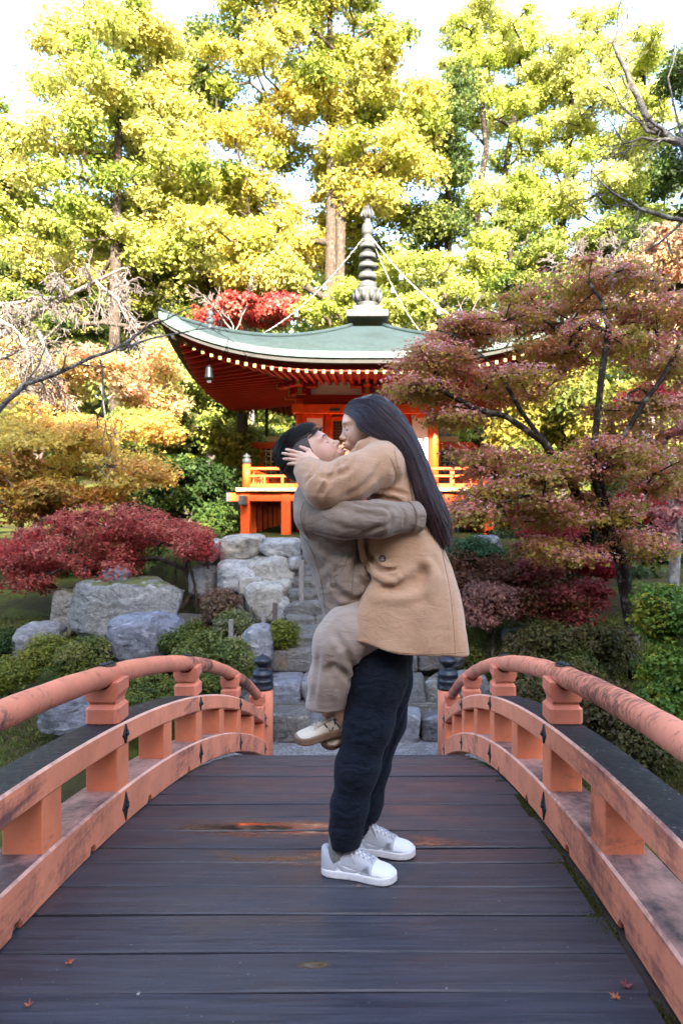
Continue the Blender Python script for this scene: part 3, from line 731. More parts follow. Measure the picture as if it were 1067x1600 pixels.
# roof
RR = 4.76; ZA = 7.15
def eave_lift(u): u = abs(u); return .80*u**3+.12*u**18
def roof_z(m, u):
    """m 0 centre .. 1 eave, u -1..1 along the side"""
    base = 5.08+(ZA-5.08)*((1-m)**1.12*.82+.18*(1-m)**3)
    return base+eave_lift(u)*m**2.6
NM, NU = 46, 40
for s4 in range(4):
    Vv = []; Fc = []
    ms_ = []
    for i in range(NM+1):
        m0 = .10+.90*i/NM; ms_.append((m0, 0.0)); 
        if i < NM: ms_.append((m0+.90/NM*.999, .012))
    for (m0, dz) in ms_:
        for j in range(NU+1):
            u = -1+2*j/NU; r_ = m0*RR*(1+  .02*abs(u)**6*m0**6); x, y = u*r_, -r_
            X, Y = [(x, y), (-y, x), (-x, -y), (y, -x)][s4]
            Vv.append((HX+X, HY+Y, roof_z(m0, u)+dz))
    nr = len(ms_)
    for i in range(nr-1):
        for j in range(NU): a_ = i*(NU+1)+j; Fc.append([a_, a_+1, a_+NU+2, a_+NU+1])
    c = MB(); c.add(Vv, Fc, smooth=False); c.V = [(v[0]-HX, v[1]-HY, v[2]-HB) for v in c.V]
    me = c.mesh('roof_slope', [M_copper]); link('roof_slope', me, hall)
    # layered edge: verdigris strip, dark shadow board, red board
    def edge_strip(nm, off0, off1, z0, z1, m_):
        c = MB(); n = 48; secs = []
        for j in range(n+1):
            u = -1+2*j/n; rr = RR*(1+  .02*abs(u)**6); zz = roof_z(1, u)
            def pt(off, z):
                r_ = rr+off; x, y = u*r_, -r_; X, Y = [(x, y), (-y, x), (-x, -y), (y, -x)][s4]; return (HX+X, HY+Y, zz+z)
            secs.append([pt(off0, z0), pt(off0, z1), pt(off1, z1), pt(off1, z0)])
        Vv = [p for s_ in secs for p in s_]; Fc = [[j*4+q, (j+1)*4+q, (j+1)*4+(q+1) % 4, j*4+(q+1) % 4] for j in range(n) for q in range(4)]
        c.add(Vv, Fc+[[0,1,2,3],[n*4, n*4+3, n*4+2, n*4+1]]); hb(c, nm, m_)
    edge_strip('copper_edge', .03, -.25, -.14, .015, M_copedge)
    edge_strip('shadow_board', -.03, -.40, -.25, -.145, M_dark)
    edge_strip('red_eave_board', -.26, -.34, -.40, -.252, M_red)
    # underside boards
    Vv = []; nu = 40; ms2 = [.38, .5, .65, .8, .95]
    def under(m0, u): return roof_z(1, u*1.0)*1.0-.30 if m0 >= .95 else None
    def uz(m0, u): e = 5.08+eave_lift(u)*(m0**2.2)-.36; return e+(.94-m0)*.85*.5*(1-.3*abs(u))
    for m0 in ms2:
        for j in range(nu+1):
            u = -1+2*j/nu; r_ = m0*RR; x, y = u*r_, -r_; X, Y = [(x, y), (-y, x), (-x, -y), (y, -x)][s4]; Vv.append((HX+X, HY+Y, uz(m0, u)))
    c = MB(); c.add(Vv, [[i*(nu+1)+j, i*(nu+1)+j+1, (i+1)*(nu+1)+j+1, (i+1)*(nu+1)+j] for i in range(len(ms2)-1) for j in range(nu)], smooth=True)
    c.V = [(v[0]-HX, v[1]-HY, v[2]-HB) for v in c.V]; link('soffit', c.mesh('soffit', [M_red]), hall)
    # rafters with cream tips
    nraf = 44
    for j in range(nraf+1):
        x = -4.55+9.1*j/nraf
        pts = []
        m_in = max(.385, abs(x)/RR*1.0+.01)
        if m_in > .93: continue
        for q in range(5):
            m0 = m_in+(.953-m_in)*q/4; u = x/(m0*RR); pts.append((x, -m0*RR, uz(m0, max(-1, min(1, u)))-.055))
        Vv = []
        for (px_, py_, pz_) in pts:
            for (a_, b_) in ((-.036, -.042), (.036, -.042), (.036, .042), (-.036, .042)):
                X, Y = [(px_+a_, py_), (-py_, px_+a_), (-px_-a_, -py_), (py_, -px_-a_)][s4]; Vv.append((HX+X, HY+Y, pz_+b_))
        n = len(pts); c = MB(); c.add(Vv, [[i*4+q, (i+1)*4+q, (i+1)*4+(q+1) % 4, i*4+(q+1) % 4] for i in range(n-1) for q in range(4)]+[[0,1,2,3]], 0)
        c.add(Vv[-4:], [[0,1,2,3]], 1)
        hb(c, 'rafter', [M_red, M_cream])
    # hip: ridge on top, corner rafter below
    pts = []; pts2 = []
    for q in range(20):
        m0 = .10+.905*q/19; r_ = m0*RR*(1+.02*m0**6); sx, sy = [(-1,-1),(1,-1),(1,1),(-1,1)][s4]
        pts.append((HX+sx*r_, HY+sy*r_, roof_z(min(m0, 1), 1)+.03+(.06 if q == 19 else 0)))
        if m0 > .4: pts2.append((HX+sx*min(r_, RR*.97), HY+sy*min(r_, RR*.97), min(uz(min(m0, .97), 1), roof_z(min(m0, 1), 1)-.28)-.04))
    c = MB(); c.tube(pts, [.06]*17+[.05,.04,.02], 8); o = hb(c, 'hip_ridge', M_copper)
    c = MB(); c.tube(pts2, .085, 4, smooth=False); hb(c, 'hip_rafter', M_dark)
    q = pts[15 if s4 < 2 else 13]
    c = MB(); c.lathe([(.10,-.05),(.10,.02),(.05,.04),(.06,.06),(.10,.10),(.115,.15),(.10,.20),(.05,.24),(.06,.26),(.09,.31),(.08,.36),(.03,.40),(.005,.43)], 16, c=(q[0], q[1], q[2])); hb(c, 'ridge_finial', M_grey, o)
    # wind bell under the corner
    e = (HX+[-1,1,1,-1][s4]*RR*.86, HY+[-1,-1,1,1][s4]*RR*.86, 5.33)
    if s4 == 0: e = tuple(P(327, 582, 16.75)); e = (e[0], e[1], e[2]+.16)
    bell = MB(); bell.lathe([(.115,-.30),(.105,-.27),(.088,-.18),(.082,-.06),(.07,-.02),(.03,0),(.012,.02),(.012,.22)], 16, c=e)
    bell.box((e[0], e[1], e[2]-.36), (.05,.008,.05)); hb(bell, 'wind_bell', M_iron)
# spire
def zy(y): return 1.3+(800-y)*20.9/F
sp = MB(); sp.box((HX, HY, 7.22), (.63, .63, .10), bev=.02); sp.box((HX, HY, 7.40), (.44, .44, .105), bev=.02)
spire = hb(sp, 'spire_base', M_spire)
s2 = MB(); s2.lathe([(.36, 7.50), (.33, 7.55), (.28, 7.62), (.34, 7.66)], 24, c=(HX, HY, 0)); hb(s2, 'spire_neck', M_spire, spire)
s2 = MB(); s2.lathe([(.26, 7.64), (.33, 7.70), (.345, 7.85), (.36, 8.0), (.40, 8.07), (.34, 8.09)], 48, c=(HX, HY, 0), fn=lambda t, i: 1+.08*abs(math.sin(t*5))*(i > 1))
for q in range(10):
    t = 2*math.pi*q/10; cx_, cy_ = HX+.355*math.cos(t), HY+.355*math.sin(t)
    s2.tube([(cx_, cy_, 7.72), (cx_+.03*math.cos(t), cy_+.03*math.sin(t), 7.88), (cx_+.07*math.cos(t), cy_+.07*math.sin(t), 8.06)], [.05, .085, .02], 6)
hb(s2, 'lotus_cup', M_spire, spire)
s2 = MB(); s2.lathe([(.17, 8.05), (.14, 9.6)], 14, c=(HX, HY, 0)); hb(s2, 'spire_shaft', m_simple('spire_shadow_metal', (.012,.012,.012), .8), spire)  # near-black tone paints in the shade between the rings
for (y0, y1, w_) in ((440, 453, .285), (425, 437, .28), (410, 420, .275), (395, 405, .262), (380, 389, .248)):
    za, zb = zy(y1), zy(y0); s2 = MB(); s2.lathe([(w_*.8, za+.0), (w_, za+.015), (w_*1.01, za+(zb-za)*.35), (w_*.9, za+(zb-za)*.8), (w_*.72, zb-.02), (w_*.4, zb)], 28, c=(HX, HY, 0)); hb(s2, 'spire_ring', M_spire, spire)
s2 = MB(); s2.lathe([(.19, 9.5), (.15, 9.62), (.13, 9.78), (.17, 9.80), (.17, 9.86), (.18, 9.95), (.165, 10.05), (.14, 10.10), (.09, 10.14), (.10, 10.2), (.09, 10.26)], 22, c=(HX, HY, 0)); hb(s2, 'spire_jewel', M_spire, spire)
s2 = MB()
for q in range(14):
    t = 2*math.pi*q/14; rr = .20 if q % 2 else .12
    s2.tube([(HX+.05*math.cos(t), HY+.05*math.sin(t), 10.24), (HX+rr*math.cos(t), HY+rr*math.sin(t), 10.38), (HX+rr*.55*math.cos(t), HY+rr*.55*math.sin(t), 10.58+.05*(q % 3))], [.03, .045, .006], 5)
s2.lathe([(.08, 10.22), (.11, 10.38), (.03, 10.62), (.004, 10.70)], 12, c=(HX, HY, 0)); hb(s2, 'spire_flame', M_spire, spire)
# chains
def chain(a_, b_, sag, bells):
    b0 = MB(); a_ = Vector(a_); b_ = Vector(b_); n = int((b_-a_).length/.15)
    pf = lambda t: a_.lerp(b_, t)-Vector((0,0, sag*4*t*(1-t)))
    for q in range(n):
        p0, p1 = pf(q/n), pf((q+1)/n); d = (p1-p0); sd_ = d.cross(Vector((0,0,1))).normalized()*.015 if q % 2 else Vector((0,0,.015))
        b0.tube([p0-d*.08, p0+d*.25+sd_, p0+d*.75+sd_, p1+d*.08], .010, 4); b0.tube([p0+d*.05, p0+d*.25-sd_, p0+d*.75-sd_, p1-d*.05], .017, 4)
    o = hb(b0, 'spire_chain', M_chain, spire)
    for t in bells:
        p = pf(t); c = MB(); c.lathe([(.075,-.22),(.06,-.14),(.05,-.06),(.02,-.03),(.01,.02)], 10, c=tuple(p)); hb(c, 'chain_bell', M_chain, spire)
M_chain = m_simple('pale_chain', (.42,.43,.36), .6, .1, .2, 9)
apex = (HX, HY, 9.75)
chain((HX-.1, HY, 9.72), P(405, 524, 23.2), .35, (.35, .62)); chain((HX+.1, HY-.1, 9.70), P(660, 522, 22.5), .3, (.4,)); chain((HX+.1, HY, 9.74), P(730, 508, 19.2), .3, (.33, .72))
# rear wing
for sx, e0 in ((-1, -3.9), (1, 3.75)):
    x0 = e0; yw = 24.9
    c = MB(); c.box((x0+sx*-.1, yw, 2.85), (.12, .12, .95)); hb(c, 'wing_post', M_org)
    c = MB(); c.box((x0-sx*.85, yw, 3.72), (1.25, .13, .11), bev=.01); hb(c, 'wing_beam', M_org)
    c = MB(); c.box((x0-sx*1.15, yw-.05, 3.93), (.75, .3, .10), bev=.01); hb(c, 'wing_lintel', M_simple_pale)
    c = MB(); c.box((x0-sx*1.0, yw+.02, 2.75), (.8, .04, .85)); o = hb(c, 'wing_panel', M_dark)
    c = MB()
    for q in range(9): c.box((x0-sx*(.3+q*.18), yw-.04, 2.75), (.02, .015, .85))
    for q in range(9): c.box((x0-sx*1.0, yw-.036, 2.0+q*.19), (.8, .015, .02))
    o2 = hb(c, 'lattice', M_white if sx < 0 else M_wood, o); o2['kind'] = 'stuff'
    c = MB(); c.box((x0-sx*.9, yw, 1.3), (1.3, .12, .6)); hb(c, 'wing_base', M_red)
c = MB(); c.lathe([(.05, 3.95), (.05, 5.3)], 10, c=(-3.45, 24.0, 0)); hb(c, 'rain_pipe', M_dark)
c = MB(); c.box((-4.05, 22.6, 4.25), (.16, .16, .3), bev=.03); c.box((-4.05, 22.6, 4.62), (.02, .02, .12)); hb(c, 'hanging_lantern', M_dark)
# ------------------------------------------------------------------ vegetation
def leaf_mesh(name, cl, per, size, pal, seed, up=.5, shell=.45, toppal=None, elong=1.5, sjit=.35, clvar=.9, m=None, hang=0.0):
    """cl (n,6) clumps: centre + radii. pal: list of colours. One flat four-cornered leaf or spray per face."""
    rs = np.random.RandomState(seed); cl = np.asarray(cl, dtype=np.float64); nc = len(cl)
    vol = (cl[:, 3]*cl[:, 4]*cl[:, 5])**(1/3.); cnt = np.maximum(6, (per*(vol/vol.mean())**1.6)).astype(int)
    idx = np.repeat(np.arange(nc), cnt); n = len(idx)
    d = rs.normal(size=(n, 3)); d /= np.linalg.norm(d, axis=1, keepdims=True)
    r = rs.uniform(0, 1, n)**shell
    lump = 1+.22*np.sin(d[:, 0]*5+idx)*np.sin(d[:, 1]*5+idx*1.7)+.12*np.sin(d[:, 2]*9+idx*.7)
    off = d*(r*lump)[:, None]
    c = cl[idx, :3]+off*cl[idx, 3:6]
    if hang: c[:, 2] -= hang*rs.uniform(0, 1, n)**2*cl[idx, 5]
    nr = d*.45+rs.normal(size=(n, 3))*.55+np.array([0, 0, up]); nr /= np.linalg.norm(nr, axis=1, keepdims=True)
    t = np.cross(nr, rs.normal(size=(n, 3))); t /= np.linalg.norm(t, axis=1, keepdims=True)
    b = np.cross(nr, t)
    s = 1.22*size*(1+rs.uniform(-sjit, sjit, n))
    a_ = t*(s*.5*elong)[:, None]; b_ = b*(s*.5)[:, None]; k = nr*(s*.12)[:, None]
    V = np.empty((n, 3, 3)); V[:, 0] = c-a_*.9; V[:, 1] = c+a_*.55+b_+k; V[:, 2] = c+a_*.8-b_*.9
    pal = np.array(pal); kc = rs.uniform(0, 1, nc)[idx]*clvar+rs.uniform(0, 1, n)*(1-clvar)
    kk = np.clip(kc+rs.normal(size=n)*.13, 0, .9999)*(len(pal)-1); i0 = kk.astype(int); f = (kk-i0)[:, None]
    col = pal[i0]*(1-f)+pal[np.minimum(i0+1, len(pal)-1)]*f
    if toppal is not None:
        tp = np.array(toppal)[rs.randint(0, len(toppal), n)]
        w = np.clip((off[:, 2]+.38+rs.normal(size=n)*.35)*1.6, 0, 1)[:, None]*(rs.uniform(0, 1, nc)[idx] < .85)[:, None]
        col = col*(1-w)+tp*w
    col = np.clip(col*(1+rs.uniform(-.22, .22, n))[:, None], 0, 1)
    return mesh_np(name, V.reshape(-1, 3), np.arange(n*3).reshape(n, 3), [m or M_leaf], False, None, col)
def grow(trunk, targets, r0, seed, m, name='branches', bend=.12, rmin=.012, sides=6, steps=3, pen=.9, extra=()):
    """limbs from the trunk polyline towards every clump centre; returns one mesh"""
    rs = np.random.RandomState(seed)
    nodes = [Vector(p) for p in trunk]; par = [i-1 for i in range(len(nodes))]; istrunk = len(nodes)
    for (at, pl) in extra:
        last = at if at >= 0 else istrunk+at
        for q_ in pl: nodes.append(Vector(q_)); par.append(last); last = len(nodes)-1
    top = nodes[-1]; axis = np.array([list(p) for p in trunk])
    T = sorted([Vector(t) for t in targets], key=lambda t: min((t-n).length for n in nodes))
    for t in T:
        best, bd = None, 1e9
        arr = np.array([list(n_) for n_ in nodes]); dd = np.linalg.norm(arr-np.array(t), axis=1)+pen*np.maximum(0, arr[:, 2]-t.z+.15*np.linalg.norm((arr-np.array(t))[:, :2], axis=1))
        dd[0] += 3
        best = int(dd.argmin()); p0 = nodes[best]; L = (t-p0).length; last = best
        k = max(1, min(steps, int(L/.25)))
        mid_off = Vector(rs.normal(size=3))*bend*L
        for q in range(1, k+1):
            f = q/k; p = p0.lerp(t, f)+mid_off*math.sin(f*math.pi)+Vector((0, 0, -.10*L*math.sin(f*math.pi)))+Vector(rs.normal(size=3))*.03*L
            nodes.append(p); par.append(last); last = len(nodes)-1
    n = len(nodes); w = [0.0]*n; ch = [[] for _ in range(n)]
    for i in range(1, n): ch[par[i]].append(i)
    order = list(range(n))[::-1]
    for i in order:
        if not ch[i]: w[i] = 1.0
        if i: w[par[i]] += w[i]
    rad = [max(rmin, r0*(w_/w[0])**.45) for w_ in w]
    mb = MB(); done = set()
    stack = [0]
    while stack:
        s0 = stack.pop(); chain_ = [s0]; cur = s0
        while True:
            c_ = [x for x in ch[cur] if x not in done]
            if not c_: break
            nx = max(c_, key=lambda x: w[x]); done.add(nx); chain_.append(nx); cur = nx
        if len(chain_) > 1:
            rr = [rad[i] for i in chain_]; 
            if s0 != 0: rr[0] = min(rr[0], rr[1]*1.25)
            mb.tube([nodes[i] for i in chain_], rr, sides if rr[0] > .02 else 4, cap=False)
        for i in chain_:
            if any(x not in done for x in ch[i]): stack.append(i)
    return mb.mesh(name, [m])
def clumps_px(specs, rs, r, flat=.6, rj=.5):
    """specs: (px,py,rx,ry,D,depth,n) ellipsoids laid out in the place"""
    out = []
    for (px, py, rx, ry, D, dep, n) in specs:
        s = F/D; c = P(px, py, D)
        for q in range(n):
            d = rs.normal(size=3); d /= np.linalg.norm(d); k = rs.uniform(0, 1)**.4
            rr = r*(1+rs.uniform(-rj, rj))
            out.append((c.x+d[0]*k*(rx/s-rr*.5), c.y+d[1]*k*dep, c.z+d[2]*k*(max(ry/s-rr*flat*.5, .02)), rr, rr, rr*flat))
    return out
def plant(name, label, cat, base, specs, r, per, size, pal, seed, flat=.6, trunk=None, tr=.1, bark=None, group=None, toppal=None, up=.5, shell=.62, crown='crown', elong=1.5, nbr=None, clvar=.9, hang=0, bend=.12, sides=6, rmin=.012, steps=3, extra=(), lm=None):
    rs = np.random.RandomState(seed); cl = clumps_px(specs, rs, r, flat)
    root = empty(name, base, label, cat, group); B = Vector(base)
    cl = [(c[0]-B.x, c[1]-B.y, c[2]-B.z, c[3], c[4], c[5]) for c in cl]
    link(crown, leaf_mesh(crown, cl, per, size, pal, seed+1, up, shell, toppal, elong, clvar=clvar, hang=hang, m=lm), root)
    if trunk:
        tk = [Vector(p)-B for p in trunk]; tg = [c[:3] for c in cl]
        if nbr: tg = [tg[i] for i in rs.permutation(len(tg))[:nbr]]
        link('trunk', grow(tk, tg, tr, seed+2, bark or M_bark, 'trunk', bend, rmin, sides, steps, extra=[(i_, [Vector(p_)-B for p_ in pl_]) for i_, pl_ in extra]), root)
    return root
def gbase(px, D, dx=0):
    x = 0.157+(px-577)*D/F; return Vector((x+dx, D, hz(x+dx, D)-.05))
def trunk_px(pts, first=None):
    t = [P(*p) for p in pts]
    return ([first] if first is not None else [])+t
YG = [(.14,.20,.03), (.30,.34,.05), (.46,.46,.12), (.54,.50,.17), (.50,.43,.08)]
YGL = [(.24,.30,.04), (.38,.42,.07), (.50,.50,.14), (.54,.54,.20)]
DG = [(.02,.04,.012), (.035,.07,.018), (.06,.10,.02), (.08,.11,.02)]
# tall cedars
b0 = gbase(182, 30)
plant('cedar_tree', 'tall yellow green cedar at the left with a grey trunk behind the hall', 'tree', b0,
      [(185,60,110,75,30,3.5,30),(170,170,165,95,30,4.2,52),(195,290,190,100,30,4.5,52),(90,380,110,80,29,3,30),(265,400,90,70,30,3,18),(50,480,70,60,28.5,3,12),(180,400,80,60,33.5,2,16)], .85, 470, .115, YG, 11, .62,
      trunk_px([(184,300,30),(186,150,30),(184,30,30)], b0)[0:1]+trunk_px([(180,530,28.5),(182,400,28.6),(184,300,29),(186,150,30),(184,30,30)]), .24, M_bark, None)
b0 = gbase(522, 31.5)
plant('cedar_tree', 'tallest yellow green cedar with a twin brown trunk rising right behind the spire', 'tree', b0,
      [(470,20,150,90,31.5,4,44),(520,-60,120,70,31.5,3.5,16),(440,150,165,95,31.5,4.5,50),(570,170,130,120,31,4.5,48),(380,290,120,90,31.5,4,34),(600,290,95,70,30.5,3.5,22),(400,400,130,70,30,4,34),(660,190,60,90,32,3,14),(550,400,85,65,34.5,2,24),(540,300,80,60,34.5,2,18)], .85, 480, .115,
      [(.15,.20,.03), (.32,.35,.05), (.44,.42,.07), (.50,.46,.12), (.52,.47,.12), (.52,.40,.06)], 17, .62,
      [b0]+trunk_px([(516,470,30.2),(517,380,30.2),(518,250,30.6),(516,120,31.5),(515,-40,31.5)]), .36, M_bark, extra=[(0, trunk_px([(530,470,30.4),(532,380,30.4),(534,280,30.8),(560,170,31.2)]))])
b0 = gbase(212, 33)
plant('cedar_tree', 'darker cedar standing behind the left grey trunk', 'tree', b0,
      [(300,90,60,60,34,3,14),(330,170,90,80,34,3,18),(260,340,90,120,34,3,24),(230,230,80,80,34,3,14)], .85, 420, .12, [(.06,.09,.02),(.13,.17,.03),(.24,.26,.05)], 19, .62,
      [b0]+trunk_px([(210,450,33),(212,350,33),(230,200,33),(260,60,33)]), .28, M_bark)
# broadleaf group on the right, thin dark stems
spec_r = [('left most and narrowest', 745, 36, [(745,75,65,70,36,3,26),(710,150,60,70,36,3,22),(760,330,70,50,35,3,14)], [(744,420),(745,320),(760,230),(748,120)]),
 ('with forked stems in the middle', 800, 37, [(820,95,80,70,37,3,32),(800,175,90,50,37,3,22),(810,250,70,40,37,3,8),(830,330,70,40,36,3,14)], [(782,400),(784,300),(800,200),(815,100)]),
 ('the tallest with dark twin stem', 880, 36, [(900,85,90,70,36,3,36),(910,190,95,80,36,3.5,34),(870,300,80,60,35,3,22),(940,310,70,70,35,3,20)], [(868,420),(880,330),(888,230),(895,110)]),
 ('rightmost, its crown cut by the edge', 980, 36, [(1000,120,80,75,36,3,30),(1010,230,80,90,36,3.5,32),(990,330,70,60,35,3,18)], [(990,430),(990,330),(1000,220),(1005,120)])]
for i, (t, px, D, sp_, tk) in enumerate(spec_r):
    b0 = gbase(px, D)
    plant('broadleaf_tree', 'pale yellow green hillside tree, '+t, 'tree', b0, sp_, .75, 440, .10, YGL, 31+i*3, .55,
          [b0]+trunk_px([(x, y, D) for x, y in tk]), .20, M_barkd, 'trees on the right hillside', bend=.08, rmin=.02)
b0 = gbase(1085, 30)
plant('dark_conifer', 'dark green conifer at the far right edge behind the bare branches', 'tree', b0,
      [(1085,120,45,70,30,3,18),(1080,250,55,90,30,3,24),(1085,400,60,90,29,3,24)], .8, 380, .11, DG, 47, .6, [b0]+trunk_px([(1085,420,30),(1085,250,30),(1085,90,30)]), .3)
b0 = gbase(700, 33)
plant('cedar_tree', 'dark green cedar between the tall cedar and the right hillside trees', 'tree', b0, [(700,240,40,90,33,2.5,18),(690,360,60,60,33,2.5,18),(720,160,30,50,33,2,7)], .8, 380, .11, [(.04,.07,.02),(.09,.13,.03),(.2,.23,.05)], 49, .6, [b0]+trunk_px([(700,420,33),(700,300,33),(708,170,33)]), .2)
b0 = gbase(20, 32)
plant('cedar_tree', 'yellow green cedar cut by the left edge behind the bare weeping tree', 'tree', b0, [(15,260,60,80,32,3,20),(-10,380,90,90,32,3,30),(20,470,80,60,31,3,22),(-20,180,40,50,32,2,8)], .85, 420, .115, YG, 50, .6, [b0]+trunk_px([(20,500,32),(15,380,32),(10,250,32)]), .25, M_bark)
b0 = gbase(330, 31)
plant('cedar_tree', 'lower yellow cedar filling between the two tallest cedars', 'tree', b0, [(330,400,110,60,30.5,3,34),(300,300,70,60,31,3,18),(430,440,60,40,29.5,2.5,16),(260,440,60,50,33,2.0,14)], .8, 420, .11, YG, 52, .6, [b0]+trunk_px([(330,480,31),(325,380,31),(315,300,31)]), .22, M_bark)
# middle layer
b0 = gbase(690, 27)
plant('bright_shrub_tree', 'bright yellow green tree right of the spire above the roof', 'tree', b0, [(690,450,85,65,27,2.5,34),(640,500,60,40,26,2,14),(760,420,70,55,28,2.5,24),(620,430,45,55,28,2,14)], .55, 380, .085, YGL, 51, .5, [b0]+trunk_px([(690,520,27),(695,460,27)]), .15)
b0 = gbase(560, 28)
plant('bright_shrub_tree', 'low yellow green tree left of the spire base', 'tree', b0, [(510,500,70,40,28,2.2,24),(560,470,40,40,28,2,10)], .5, 380, .085, YGL, 53, .5, [b0]+trunk_px([(520,540,28),(515,500,28)]), .12)
b0 = gbase(860, 27)
plant('green_tree', 'green tree between the dark red maple and the yellow hillside trees', 'tree', b0, [(850,400,110,50,28,2.5,30),(960,390,90,45,28,2.5,22),(880,470,130,60,26,3,28),(800,360,70,30,30,2,12)], .65, 400, .095, [(.09,.14,.02),(.12,.17,.03),(.2,.23,.04),(.3,.3,.06)], 57, .55, [b0]+trunk_px([(850,520,27),(860,420,27)]), .2)
b0 = gbase(1010, 19)
plant('pink_cream_tree', 'pale pink and cream leaved tree at the right above the maple', 'tree', b0, [(1000,440,70,50,19,1.6,20),(1050,400,60,60,19,1.6,16),(1060,500,50,50,19,1.5,12)], .42, 230, .085, [(.42,.30,.17),(.5,.34,.22),(.5,.24,.14),(.5,.4,.15)], 59, .6, [b0]+trunk_px([(1020,560,19),(1010,440,19)]), .1, M_barkp, bend=.2)
b0 = gbase(60, 27)
plant('green_tree', 'yellow and green tree low at the left below the tall cedar', 'tree', b0, [(50,520,90,60,27,3,28),(30,440,70,50,28,2.5,18),(250,480,80,70,32,2.2,26),(150,500,80,50,32.5,2,18),(290,520,60,50,28,2,14)], .62, 380, .09, [(.05,.08,.02),(.10,.14,.03),(.2,.22,.04),(.32,.28,.04)], 61, .55, [b0]+trunk_px([(60,600,27),(80,500,27)]), .2)
b0 = gbase(400, 27.5)
plant('red_tree', 'red leaved tree above the left half of the roof', 'tree', b0, [(380,498,72,30,27.5,2,26),(440,480,45,24,27.5,1.6,12),(330,505,35,20,27,1.5,8)], .48, 240, .10, [(.42,.05,.05),(.55,.08,.06),(.55,.18,.12),(.45,.03,.05)], 63, .55, [b0]+trunk_px([(390,560,27.5),(385,510,27.5)]), .12, M_barkp)
b0 = gbase(290, 24)
plant('evergreen_tree', 'glossy green evergreen with lit upper leaves left of the hall', 'tree', b0, [(330,610,80,55,25,2.2,34),(270,600,60,50,24.5,2,22),(320,690,95,50,24,2.4,34),(240,660,60,40,24,2,16),(400,720,60,45,27,1.5,14),(430,690,50,30,28,1.5,12)], .55, 290, .105, [(.07,.12,.02),(.18,.23,.04),(.34,.36,.08),(.44,.42,.12)], 65, .6, [b0]+trunk_px([(300,760,24),(310,650,24)]), .15)
b0 = gbase(300, 19.5)
plant('evergreen_bush', 'dark green bush left of the veranda stilts', 'bush', b0, [(300,760,85,50,20,1.6,34),(330,820,50,40,19,1,14),(240,790,60,40,19,1.2,14)], .42, 300, .08, [(.02,.045,.012),(.04,.08,.018),(.07,.12,.02),(.16,.18,.03)], 67, .65, [b0]+trunk_px([(300,820,19.5),(305,770,19.5)]), .1)
# autumn maples left
b0 = gbase(190, 15.5)
tk = trunk_px([(190,792,15.5),(181,730,15.5),(166,660,15.5),(158,600,15.5)])
plant('autumn_maple', 'yellow and orange maple with a slim lichen grey trunk left of the hall', 'tree', b0, [(120,690,110,50,15.5,1.8,30),(60,740,80,40,15,1.6,18),(200,740,80,34,15,1.6,18),(230,670,60,34,16,1.4,14),(50,660,60,40,16,1.6,14)], .48, 330, .062,
      [(.70,.52,.14),(.68,.36,.12),(.58,.48,.12),(.70,.52,.12),(.46,.40,.10)], 71, .42, [b0]+tk, .085, M_barkg, up=.9, elong=1.2, bend=.16, shell=.7, lm=M_leaft)
b0 = gbase(60, 18.5)
plant('autumn_maple', 'cream and pink leaved maple at the left edge under the bare weeping tree', 'tree', b0, [(60,600,85,42,18,1.8,26),(150,580,80,36,19,1.6,20),(250,560,50,40,20,1.5,12),(20,560,50,40,19,1.5,12),(230,610,70,40,20,1.6,16)], .5, 300, .075,
      [(.70,.50,.34),(.70,.38,.26),(.72,.60,.25),(.70,.64,.25),(.62,.46,.3)], 73, .5, [b0]+trunk_px([(60,720,18.5),(90,620,18.5)]), .10, M_barkp, up=.8, elong=1.2, shell=.7, lm=M_leaft)
b0 = gbase(30, 14)
plant('autumn_maple', 'small orange and gold maple low at the left edge above the red shrub', 'tree', b0, [(40,790,60,30,13.5,1.2,14),(10,730,50,40,14,1.2,14),(120,770,70,24,14,1.2,14)], .42, 300, .055, [(.45,.20,.03),(.5,.30,.04),(.30,.10,.03),(.35,.26,.05)], 75, .4, [b0]+trunk_px([(30,870,14),(35,790,14)]), .06, M_barkp, up=.9)
# dark understory masses behind
def under(lab, sp_, r, per, size, pal, seed, nm='evergreen_bush', cat='bush'):
    px, D = sp_[0][0], sp_[0][4]; b0 = gbase(px, D)
    return plant(nm, lab, cat, b0, sp_, r, per, size, pal, seed, .65, [b0, P(px, sp_[0][1], D)], .08)
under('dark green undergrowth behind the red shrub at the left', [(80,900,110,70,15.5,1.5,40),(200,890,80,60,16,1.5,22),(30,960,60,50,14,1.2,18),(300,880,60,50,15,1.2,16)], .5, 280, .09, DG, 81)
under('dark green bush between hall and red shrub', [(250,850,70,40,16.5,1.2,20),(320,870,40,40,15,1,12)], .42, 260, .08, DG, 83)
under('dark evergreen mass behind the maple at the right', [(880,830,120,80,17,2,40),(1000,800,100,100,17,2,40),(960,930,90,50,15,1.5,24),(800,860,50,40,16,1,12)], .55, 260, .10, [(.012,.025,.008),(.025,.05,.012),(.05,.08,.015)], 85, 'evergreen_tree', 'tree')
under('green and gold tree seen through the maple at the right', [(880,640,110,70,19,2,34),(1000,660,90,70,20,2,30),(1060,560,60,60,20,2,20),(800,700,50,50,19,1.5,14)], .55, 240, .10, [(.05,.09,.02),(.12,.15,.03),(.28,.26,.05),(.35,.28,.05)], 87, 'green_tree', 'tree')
under('dark evergreen by the right stilts of the hall', [(800,800,50,50,19,1.5,20),(770,720,40,40,21,1.2,10)], .5, 260, .09, DG, 89)
